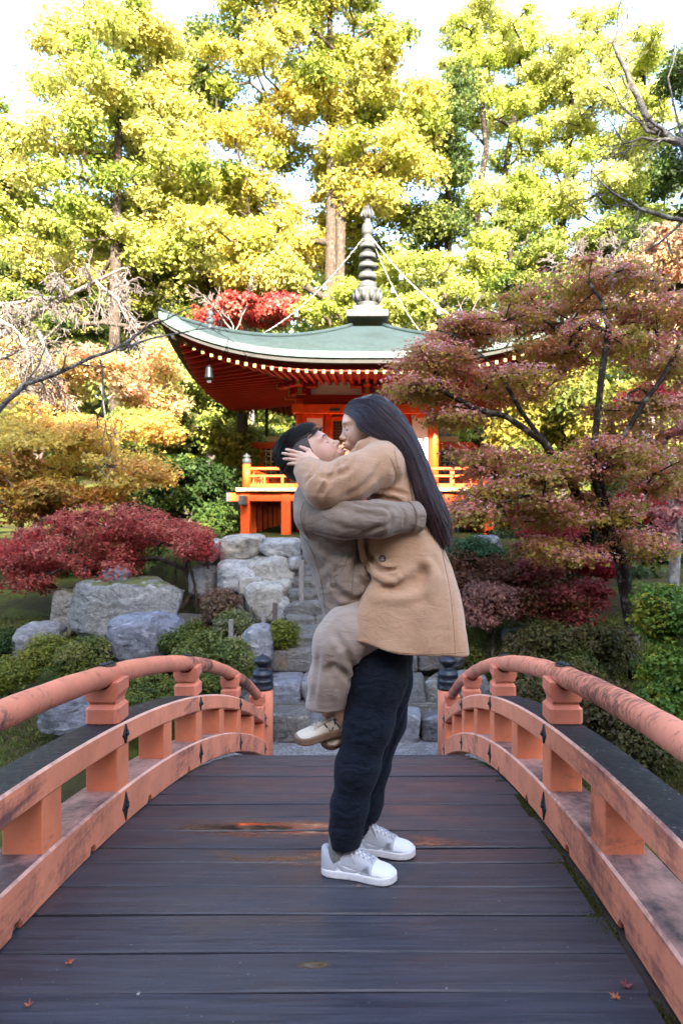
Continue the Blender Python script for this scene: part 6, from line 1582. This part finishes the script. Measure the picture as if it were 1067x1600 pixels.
def shoeT(heel, toe, up=(0,0,1), org=(0,0,0)):
    h = np.array(heel, float); f = np.array(toe, float)-h; L_ = np.linalg.norm(f); f /= L_; u = np.array(up, float); u -= f*(u@f); u /= np.linalg.norm(u); l = np.cross(u, f); o_ = np.array(org, float)
    return (lambda q: h+f*q[0]+l*q[1]+u*q[2]-o_), L_
cm = (M_solew, M_shw, M_shg, M_shg, M_shg, M_lace, M_sock)
def onz(px, D, dz=0): 
    v = A3(px, 1300, D); v[2] = -KD*(D-YC)**2+.003+dz; return v
T_, L_ = shoeT(onz(503, 2.575), onz(620, 2.485), (0,0,1), GM); sneaker('shoe', 'near grey and white low sneaker', man, T_, L_, .105, .108, cm, -1, 'court')
T_, L_ = shoeT(onz(541, 2.785), onz(649, 2.715), (0,0,1), GM); sneaker('shoe', 'far grey and white low sneaker', man, T_, L_, .105, .108, cm, -1, 'court')

# ================================================================== the woman
GW = A3(600, 1000, 2.62)
wom = empty('person', tuple(GW), 'woman with long dark hair in a camel coat lifted off the deck in the embrace', 'person')
HW = Head(A3(575, 672, 2.615), (-math.cos(R(7)), -.10, -math.sin(R(7))), (-math.sin(R(7)), 0, math.cos(R(7))), .94)
wn_b = A3(600, 728, 2.62)
wsh_n, wel_n, wwr_n = A3(590, 728, 2.475), A3(508, 762, 2.385), A3(476, 730, 2.46)
wsh_f, wel_f, wwr_f = A3(590, 722, 2.77), A3(520, 758, 2.86), A3(468, 742, 2.74)
def f_headw(p):
    d = HW.field(p, False, .003); return smin(d, rc(p, HW.w((-.030, 0, -.050)), wn_b, .044, .050), .025)
V1 = iso(f_headw, *bbox(HW.c, wn_b, m=.13), .0033)
whd_n = A3(492, 722, 2.485)
f_hw = lambda p: smin(hand_field(p, whd_n, A3(450, 711, 2.51)-A3(492, 720, 2.485), (-.05,-1,.12), (-.1,0,1), .136, (.16,.16,.20,.30), .10, (.80,.22)), rc(p, whd_n-[.004,0,.004], wwr_n+(wel_n-wwr_n)*.3, .022, .028), .012)
f_hwf = lambda p: smin(hand_field(p, wwr_f, A3(447, 736, 2.60)-wwr_f, (-.75,.45,-.1), (0,.2,1), .165, (.30,.32,.34,.36), .12, (.7,.4)), rc(p, wwr_f, wwr_f+(wel_f-wwr_f)*.3, .024, .03), .01)
V2 = iso(f_hw, *bbox(wwr_n, m=.22), .0024); V3 = iso(f_hwf, *bbox(wwr_f, m=.22), .0028)
whip_n, wkn_n, wan_n = A3(640, 955, 2.54), A3(535, 1000, 2.48), A3(512, 1108, 2.56)
whip_f, wkn_f, wan_f = A3(640, 955, 2.74), A3(545, 1000, 2.86), A3(545, 1118, 2.74)
def f_bodyw(p):
    d = chainf(p, [A3(607, 745, 2.62), A3(632, 820, 2.62), A3(650, 915, 2.62)], [.08,.075,.095], .05, 1.6)
    d = smin(d, rc(p, wn_b+[0,0,.03], wn_b-[0,0,.05], .045, .06), .03)
    for a, b, c in ((wsh_n, wel_n, wwr_n), (wsh_f, wel_f, wwr_f)): d = smin(d, chainf(p, [a, b, c], [.042,.035,.024], .02), .03)
    for a, b, c in ((whip_n, wkn_n, wan_n), (whip_f, wkn_f, wan_f)): d = smin(d, chainf(p, [a, b, c], [.075,.05,.034], .02), .04)
    return d
V4 = iso(f_bodyw, *bbox(wsh_n, wsh_f, wan_n, wel_f, wwr_n, whip_f, m=.15), .016)
joinmesh('body', [V1, V2, V3, V4], M_skinw, wom, GW)
# trousers
wt_cr = [(px_line([(560,1060,2.36),(535,1010,2.34),(520,985,2.35)]), .012, .007), (px_line([(548,1068,2.44),(524,1040,2.38),(512,1050,2.42)]), .011, .008), (px_line([(540,1005,2.34),(526,1045,2.37),(522,1100,2.45)]), .012, -.007),
 (px_line([(500,1010,2.37),(496,1055,2.42),(488,1100,2.47)]), .010, .005), (px_line([(560,955,2.36),(530,962,2.35),(510,985,2.36)]), .010, -.004), (px_line([(580,1035,2.38),(556,1050,2.38),(540,1075,2.42)]), .010, .006)]
whem = A3(500, 1110, 2.5)[2]
def f_trw(p, crs=()):
    n = chainf(p, [A3(650, 950, 2.56), A3(600, 968, 2.52), A3(548, 986, 2.48), A3(527, 1006, 2.47), A3(516, 1060, 2.50), A3(507, 1112, 2.54)], [.105,.108,.094,.080,.070,.075], .045)
    f_ = chainf(p, [A3(650, 950, 2.72), A3(560, 990, 2.85), A3(550, 1040, 2.85), A3(542, 1110, 2.80)], [.11,.098,.075,.072], .05)
    w = .0008*np.sin(p[:, 2]*60+p[:, 0]*40)*np.sin(p[:, 0]*50+1)
    n = smax(n+w, whem-p[:, 2]-.15*(p[:, 0]-.0)*0, .004); f_ = smax(f_, whem+.01-p[:, 2], .004)
    d = smax(smin(n, f_, .03)+creases(p, crs)*.9, whem-p[:, 2], .004)
    d = smax(d, -smax(chainf(p, [A3(512, 1080, 2.52), A3(507, 1140, 2.54)], [.045,.060], .02), p[:, 2]-(whem+.04), .01), .004)
    return smax(d, -smax(chainf(p, [A3(545, 1080, 2.82), A3(542, 1140, 2.80)], [.045,.058], .02), p[:, 2]-(whem+.04), .01), .004)
wt_cr = proj(f_trw, wt_cr)
isomesh('trousers', lambda p: f_trw(p, wt_cr), *bbox(A3(480, 1115, 2.42), A3(680, 900, 2.42), A3(560, 1000, 2.9), m=.15), .0058, M_trous, wom, GW)
# coat
lev_y = [700, 740, 780, 830, 860, 890, 905, 930, 960, 990, 1030, 1060]
lev_l = [566, 570, 572, 562, 566, 574, 578, 562, 550, 543, 536, 534]
lev_r = [628, 650, 668, 684, 698, 709, 713, 720, 726, 730, 734, 735]
Dn = 2.50
lz = np.array([A3(0, y, Dn)[2] for y in lev_y])[::-1]; ll = np.array([A3(x, 0, Dn)[0] for x in lev_l])[::-1]; lr = np.array([A3(x, 0, Dn)[0] for x in lev_r])[::-1]
ld = np.array([.12,.15,.165,.18,.19,.20,.21,.225,.238,.247,.255,.26])[::-1]; le = np.array([2.2,2.2,2.2,2.4,2.6,2.8,3,3.2,3.4,3.6,3.6,3.6])[::-1]
def coat_body(p, off=0.0):
    z = p[:, 2]; xl = np.interp(z, lz, ll)-.0; xr = np.interp(z, lz, lr); dy = np.interp(z, lz, ld)-off; e = np.interp(z, lz, le)
    cx = (xl+xr)/2; hx = (xr-xl)/2-off; t = np.clip((A3(0, 840, Dn)[2]-z)/.45, 0, 1)
    e = e+np.clip((A3(0, 870, Dn)[2]-z)/.10, 0, 1)*np.clip((cx-p[:, 0])/.05, 0, 1)*4.5
    ang_ = np.arctan2(p[:, 1]-2.61, p[:, 0]-cx)
    fold = t*(.010*np.sin(ang_*7+z*4+1.0)+.006*np.sin(ang_*12-z*6))
    r = (np.abs((p[:, 0]-cx)/hx)**e+np.abs((p[:, 1]-2.61)/dy)**e)**(1/e)
    return (r-1)*np.minimum(hx, dy)*.9+fold
co_cr = [
 # sleeve
 (px_line([(528,722,2.37),(522,742,2.33),(508,760,2.33),(500,776,2.36)]), .009, .009), (px_line([(500,716,2.40),(494,734,2.36),(478,756,2.38)]), .008, .007), (px_line([(562,708,2.38),(548,732,2.34),(520,746,2.32),(498,744,2.34)]), .010, .009),
 (px_line([(600,715,2.41),(585,742,2.37),(560,765,2.35),(535,776,2.35)]), .011, .006), (px_line([(513,718,2.38),(510,736,2.34),(492,768,2.36)]), .009, .004), (px_line([(612,722,2.41),(618,750,2.42),(600,768,2.42)]), .012, .005), (px_line([(540,718,2.36),(536,728,2.34)]), .008, .007),
 # waist gathers between the sleeves
 (px_line([(578,772,2.42),(605,778,2.42),(632,785,2.42)]), .010, .006), (px_line([(590,765,2.42),(615,768,2.42),(640,775,2.42)]), .009, .0055), (px_line([(595,785,2.41),(615,788,2.41),(636,792,2.42)]), .009, .0055),
 # body folds
 (px_line([(590,915,2.40),(625,918,2.38),(655,905,2.40),(672,880,2.42)]), .022, .016), (px_line([(573,846,2.4),(577,864,2.4),(588,883,2.42),(602,892,2.38),(622,890,2.38)]), .009, .015), (px_line([(575,868,2.42),(584,892,2.40),(604,900,2.38),(622,894,2.38)]), .007, -.010),
 (px_line([(660,870,2.42),(676,900,2.40),(668,940,2.38)]), .018, -.010), (px_line([(690,862,2.43),(702,920,2.40),(708,975,2.38),(712,1024,2.37)]), .0075, .0022), (px_line([(625,925,2.38),(612,970,2.36),(606,1015,2.35)]), .036, .005),
 (px_line([(655,940,2.37),(662,985,2.36),(668,1022,2.35)]), .034, -.007)]
cufd = (wwr_n-wel_n)/np.linalg.norm(wwr_n-wel_n)
def f_coat(p, crs=()):
    d = coat_body(p)
    top = A3(0, 698, Dn)[2]
    d = smax(d, p[:, 2]-top-.02, .03)
    d = smin(d, rc(p, A3(598, 728, 2.52), A3(598, 728, 2.72), .072, .072), .04)
    # collar
    for (a, b, r) in ((A3(552,712,2.535), A3(566,697,2.53), .018), (A3(566,697,2.53), A3(585,690,2.52), .022), (A3(585,690,2.52), A3(606,691,2.53), .024), (A3(606,691,2.53), A3(624,702,2.57), .026), (A3(546,716,2.53), A3(532,722,2.50), .013), (A3(532,722,2.50), A3(527,736,2.48), .012), (A3(622,700,2.57), A3(625,700,2.68), .026), (A3(562,698,2.70), A3(600,690,2.71), .024)): d = smin(d, rc(p, a, b, r, r), .014)
    w = .0008*np.sin(p[:, 0]*70+np.sin(p[:, 2]*50))*np.sin(p[:, 2]*45)
    a = chainf(p, [wsh_n+[.01,.01,0], A3(548, 748, 2.42), wel_n, (wel_n+wwr_n)/2+[0,0,.0], wwr_n-cufd*.004], [.086,.080,.070,.058,.046], .03)+w
    b = chainf(p, [wsh_f, wel_f, wwr_f+[.02,.01,0]], [.084,.068,.045], .03)
    c1 = rc(p, wwr_n-cufd*.045, wwr_n+cufd*.05, .040, .040)
    a = smax(a, -smax(c1, -((p-(wwr_n-cufd*.03))@cufd), .004), .004)
    a = smax(a, (p-(wwr_n+cufd*.006))@cufd, .005)
    d = smin(smin(d, a, .020), b, .02)
    d = d+creases(p, crs)
    hz_ = A3(636, 1021, 2.40)[2]; hem = hz_-p[:, 2]-(p[:, 0]-A3(636,1,2.40)[0])*.05+.048*np.clip(1-((p[:, 0]-A3(540,1,2.4)[0])/.22), 0, 1.2)**1.3
    d = smax(d, hem, .005)
    inner = coat_body(p, .022); d = smax(d, -smax(inner, p[:, 2]-A3(0, 930, Dn)[2], .02), .005)
    d = smax(d, -rc(p, wn_b, HW.w((-.02,0,-.06)), .050, .056), .006)
    return d
co_cr = proj(f_coat, co_cr)
LE = [(563,840),(564,856),(567,871),(575,886),(588,898),(602,906),(615,908),(624,902),(620,894)]
LEp = [surf(f_coat, x, y, 2.2, 2.75, .003) for x, y in LE]
f_coat1 = lambda p: smin(f_coat(p, co_cr), chainf(p, LEp, [.012,.012,.013,.014,.015,.015,.013,.010,.005], .004), .0035)
coat_o = isomesh('coat', f_coat1, *bbox(A3(455, 715, 2.35), A3(745, 1040, 2.35), A3(740, 1030, 2.9), A3(470, 700, 2.9), m=.06), .0050, M_coat, wom, GW)
bvc = bvh_of(coat_o)
for pts in ([(690,862),(702,920),(708,975),(711,1022)], [(545,1000),(570,1009),(620,1019),(670,1022),(728,1019)], [(610,716),(618,738),(616,762)], [(579,905),(566,932),(554,965),(546,1000)]):
    seam('seam', bvc, GW, pts, .0010, M_seamc, wom)
M_btn = m_simple('brown_horn_button', (.10,.05,.035), .35, 0, .4, 60)
bc = onmesh(bvc, GW, 598, 874, .006); b = MB(); b.lathe([(.0125,-.003),(.0135,.001),(.0130,.004),(.0095,.0035),(.0090,.0025),(.002,.0025)], 20)
for q in range(4):
    t = math.pi/4+q*math.pi/2; b.lathe([(.0015,.0020),(.0015,.0035)], 6, c=(.004*math.cos(t), .004*math.sin(t), 0), m=1)
b.V = [(bc[0]+v[0], bc[1]-v[2], bc[2]+v[1]) for v in b.V]; me = b.mesh('button', [M_btn, M_lace]); fix_normals(me); link('button', me, wom)
# shoes of the woman
cw = (M_gum, M_shc, M_shc, M_shc, M_shs, M_shc, M_skinw)
heel, toe = A3(557, 1137, 2.60), A3(462, 1163, 2.50); T_, L_ = shoeT(heel, toe, (.25,-.0,1), GW); sneaker('shoe', 'near cream suede sneaker with dark side stripes', wom, T_, L_, .088, .078, cw, 1, 'stripe')
heel, toe = A3(577, 1120, 2.70), A3(503, 1168, 2.56); T_, L_ = shoeT(heel, toe, (.5,-.25,1), GW); sneaker('shoe', 'far cream sneaker with dark stripes, mostly hidden', wom, T_, L_, .088, .078, cw, 1, 'stripe')
# long hair
KL = [(537,646),(553,652),(562,672),(600,690),(624,712),(634,745),(646,785),(660,822),(684,862)]
KRt = [(557,622),(590,616),(622,638),(643,668),(660,705),(676,750),(692,790),(703,820),(700,848)]
KD0 = [2.615,2.612,2.605,2.60,2.595,2.59,2.58,2.57,2.565]; KH = [.030,.076,.092,.104,.112,.122,.130,.105,.060]
def hair_pt(t, a, side, lay=1.0):
    l = cr(KL, t); r = cr(KRt, t); D0 = float(cr(KD0, min(t, 1))); H_ = float(cr(KH, min(t, 1))); k = min(1, max(0, (t-.35)/.3))
    g0 = math.sqrt(max(0, 1-a**2.6)); g1 = math.sqrt(max(0, 1-(2*a-1)**2)); g = g0*(1-k)+g1*k
    q = l+(r-l)*a; bu = 4*a*(1-a)*max(0, 1-t*7); q = q+np.array([-3.5, -4.0])*bu; return A3(q[0], q[1], D0+side*g*H_*lay)
def f_cap(p):
    q = HW.loc(p); return np.maximum(HW.field(p, False)-.003+.0012*np.sin(q[:, 1]*300), np.maximum((q[:, 0]-(.050+.55*np.clip(q[:, 2]-.05, -.05, .06))), .035-q[:, 2]-np.clip(-q[:, 0], 0, .1))*HW.sc)
isomesh('scalp_hair', f_cap, *bbox(HW.c, m=.14), .0035, M_hairw, wom, GW)
b = MB(); NT, NA = 40, 14
for side in (-1, 1):
    V = [tuple(hair_pt(i/NT*.90, j/NA, side, .93*(1-.5*max(0, i/NT-.8)/.2))-GW) for i in range(NT+1) for j in range(NA+1)]
    b.add(V, [[i*(NA+1)+j, i*(NA+1)+j+1, (i+1)*(NA+1)+j+1, (i+1)*(NA+1)+j] for i in range(NT) for j in range(NA)], 0, True)
me = b.mesh('hair', [M_hairw]); link('hair', me, wom)
b = MB(); rs = np.random.RandomState(8)
LK = [(rs.uniform(0, 1), rs.uniform(.90, 1.06), rs.normal()*.09, rs.uniform(.86, 1.10), rs.uniform(0, 6.3), rs.normal()*.006) for _ in range(110)]
for s_ in range(3300):
    side = -1 if rs.uniform() < .78 else 1; a = rs.uniform(0, 1)**.9; lay = rs.uniform(.92, 1.03); t0 = rs.uniform(0, .05) if rs.uniform() < .75 else rs.uniform(0, .6); t1 = rs.uniform(.80, 1.10); da = rs.normal()*.10; ph = rs.uniform(0, 6.3); n = 10; pts = []; fly = rs.uniform() < .10; lay += .05*fly
    if rs.uniform() < .8:
        K = LK[rs.randint(len(LK))]; a = min(1, max(0, K[0]+rs.normal()*.012)); lay = K[1]+rs.normal()*.006+.04*fly; da = K[2]+rs.normal()*.012; t1 = K[3]+rs.normal()*.02; ph = K[4]
    lo_ = rs.normal()*.004
    for q in range(n):
        t = t0+(t1-t0)*q/(n-1); aa = min(1, max(0, a+da*t*t+.02*math.sin(t*9+ph))); p_ = hair_pt(t, aa, side, lay)
        p_ = p_+np.array([math.sin(ph)*.006, 0, math.cos(ph)*.004])*t*t*(1.5+5*fly)+np.array([lo_, 0, 0])*t*(1+2*fly); pts.append(tuple(p_-GW))
    r = rs.uniform(.0006, .0013)*(1-.4*fly); b.tube(pts, [r*.6]+[r]*(n-3)+[r*.7, r*.2], 3, cap=False)
for (x0, y0, x1, y1, x2, y2) in ((640,775,648,800,641,818),(615,700,618,725,628,742),(684,850,690,868,700,880)):
    for q in range(2):
        j = rs.normal(size=2)*3.0; pts = []
        for k in range(8):
            t = k/7; x = (1-t)**2*x0+2*t*(1-t)*x1+t*t*x2; y = (1-t)**2*y0+2*t*(1-t)*y1+t*t*y2
            h_ = onmesh(bvc, GW, x+j[0], y+j[1]*.5, .003)
            if h_ is not None: pts.append(tuple(h_))
        if len(pts) > 2: b.tube(pts, .0004, 3, cap=False)
link('hair_strands', b.mesh('hair_strands', [M_hairw]), wom)['kind'] = 'stuff'
for side in (-1, 1):
    l_ = faceline(HW, False, .003, side, [(.014, .029), (.022, .033), (.031, .034), (.040, .031), (.046, .027)], .0008); arc_strip(HW, l_, [.0008,.0014,.0015,.0011,.0004], 'eyebrow', M_hairw, wom, GW)
    l_ = faceline(HW, False, .003, side, [(.017, .0080), (.024, .0050), (.031, .0038), (.038, .0045), (.046, .0075)], .0008); arc_strip(HW, l_, [.0006,.0011,.0013,.0014,.0008], 'eyelash', M_hairm, wom, GW)
for u_ in (True, False): isomesh('lip', lambda p, u_=u_: HW.lips(p, .003, u_), *bbox(HW.w((.1,0,-.053)), m=.035), .0014, M_lip, wom, GW)
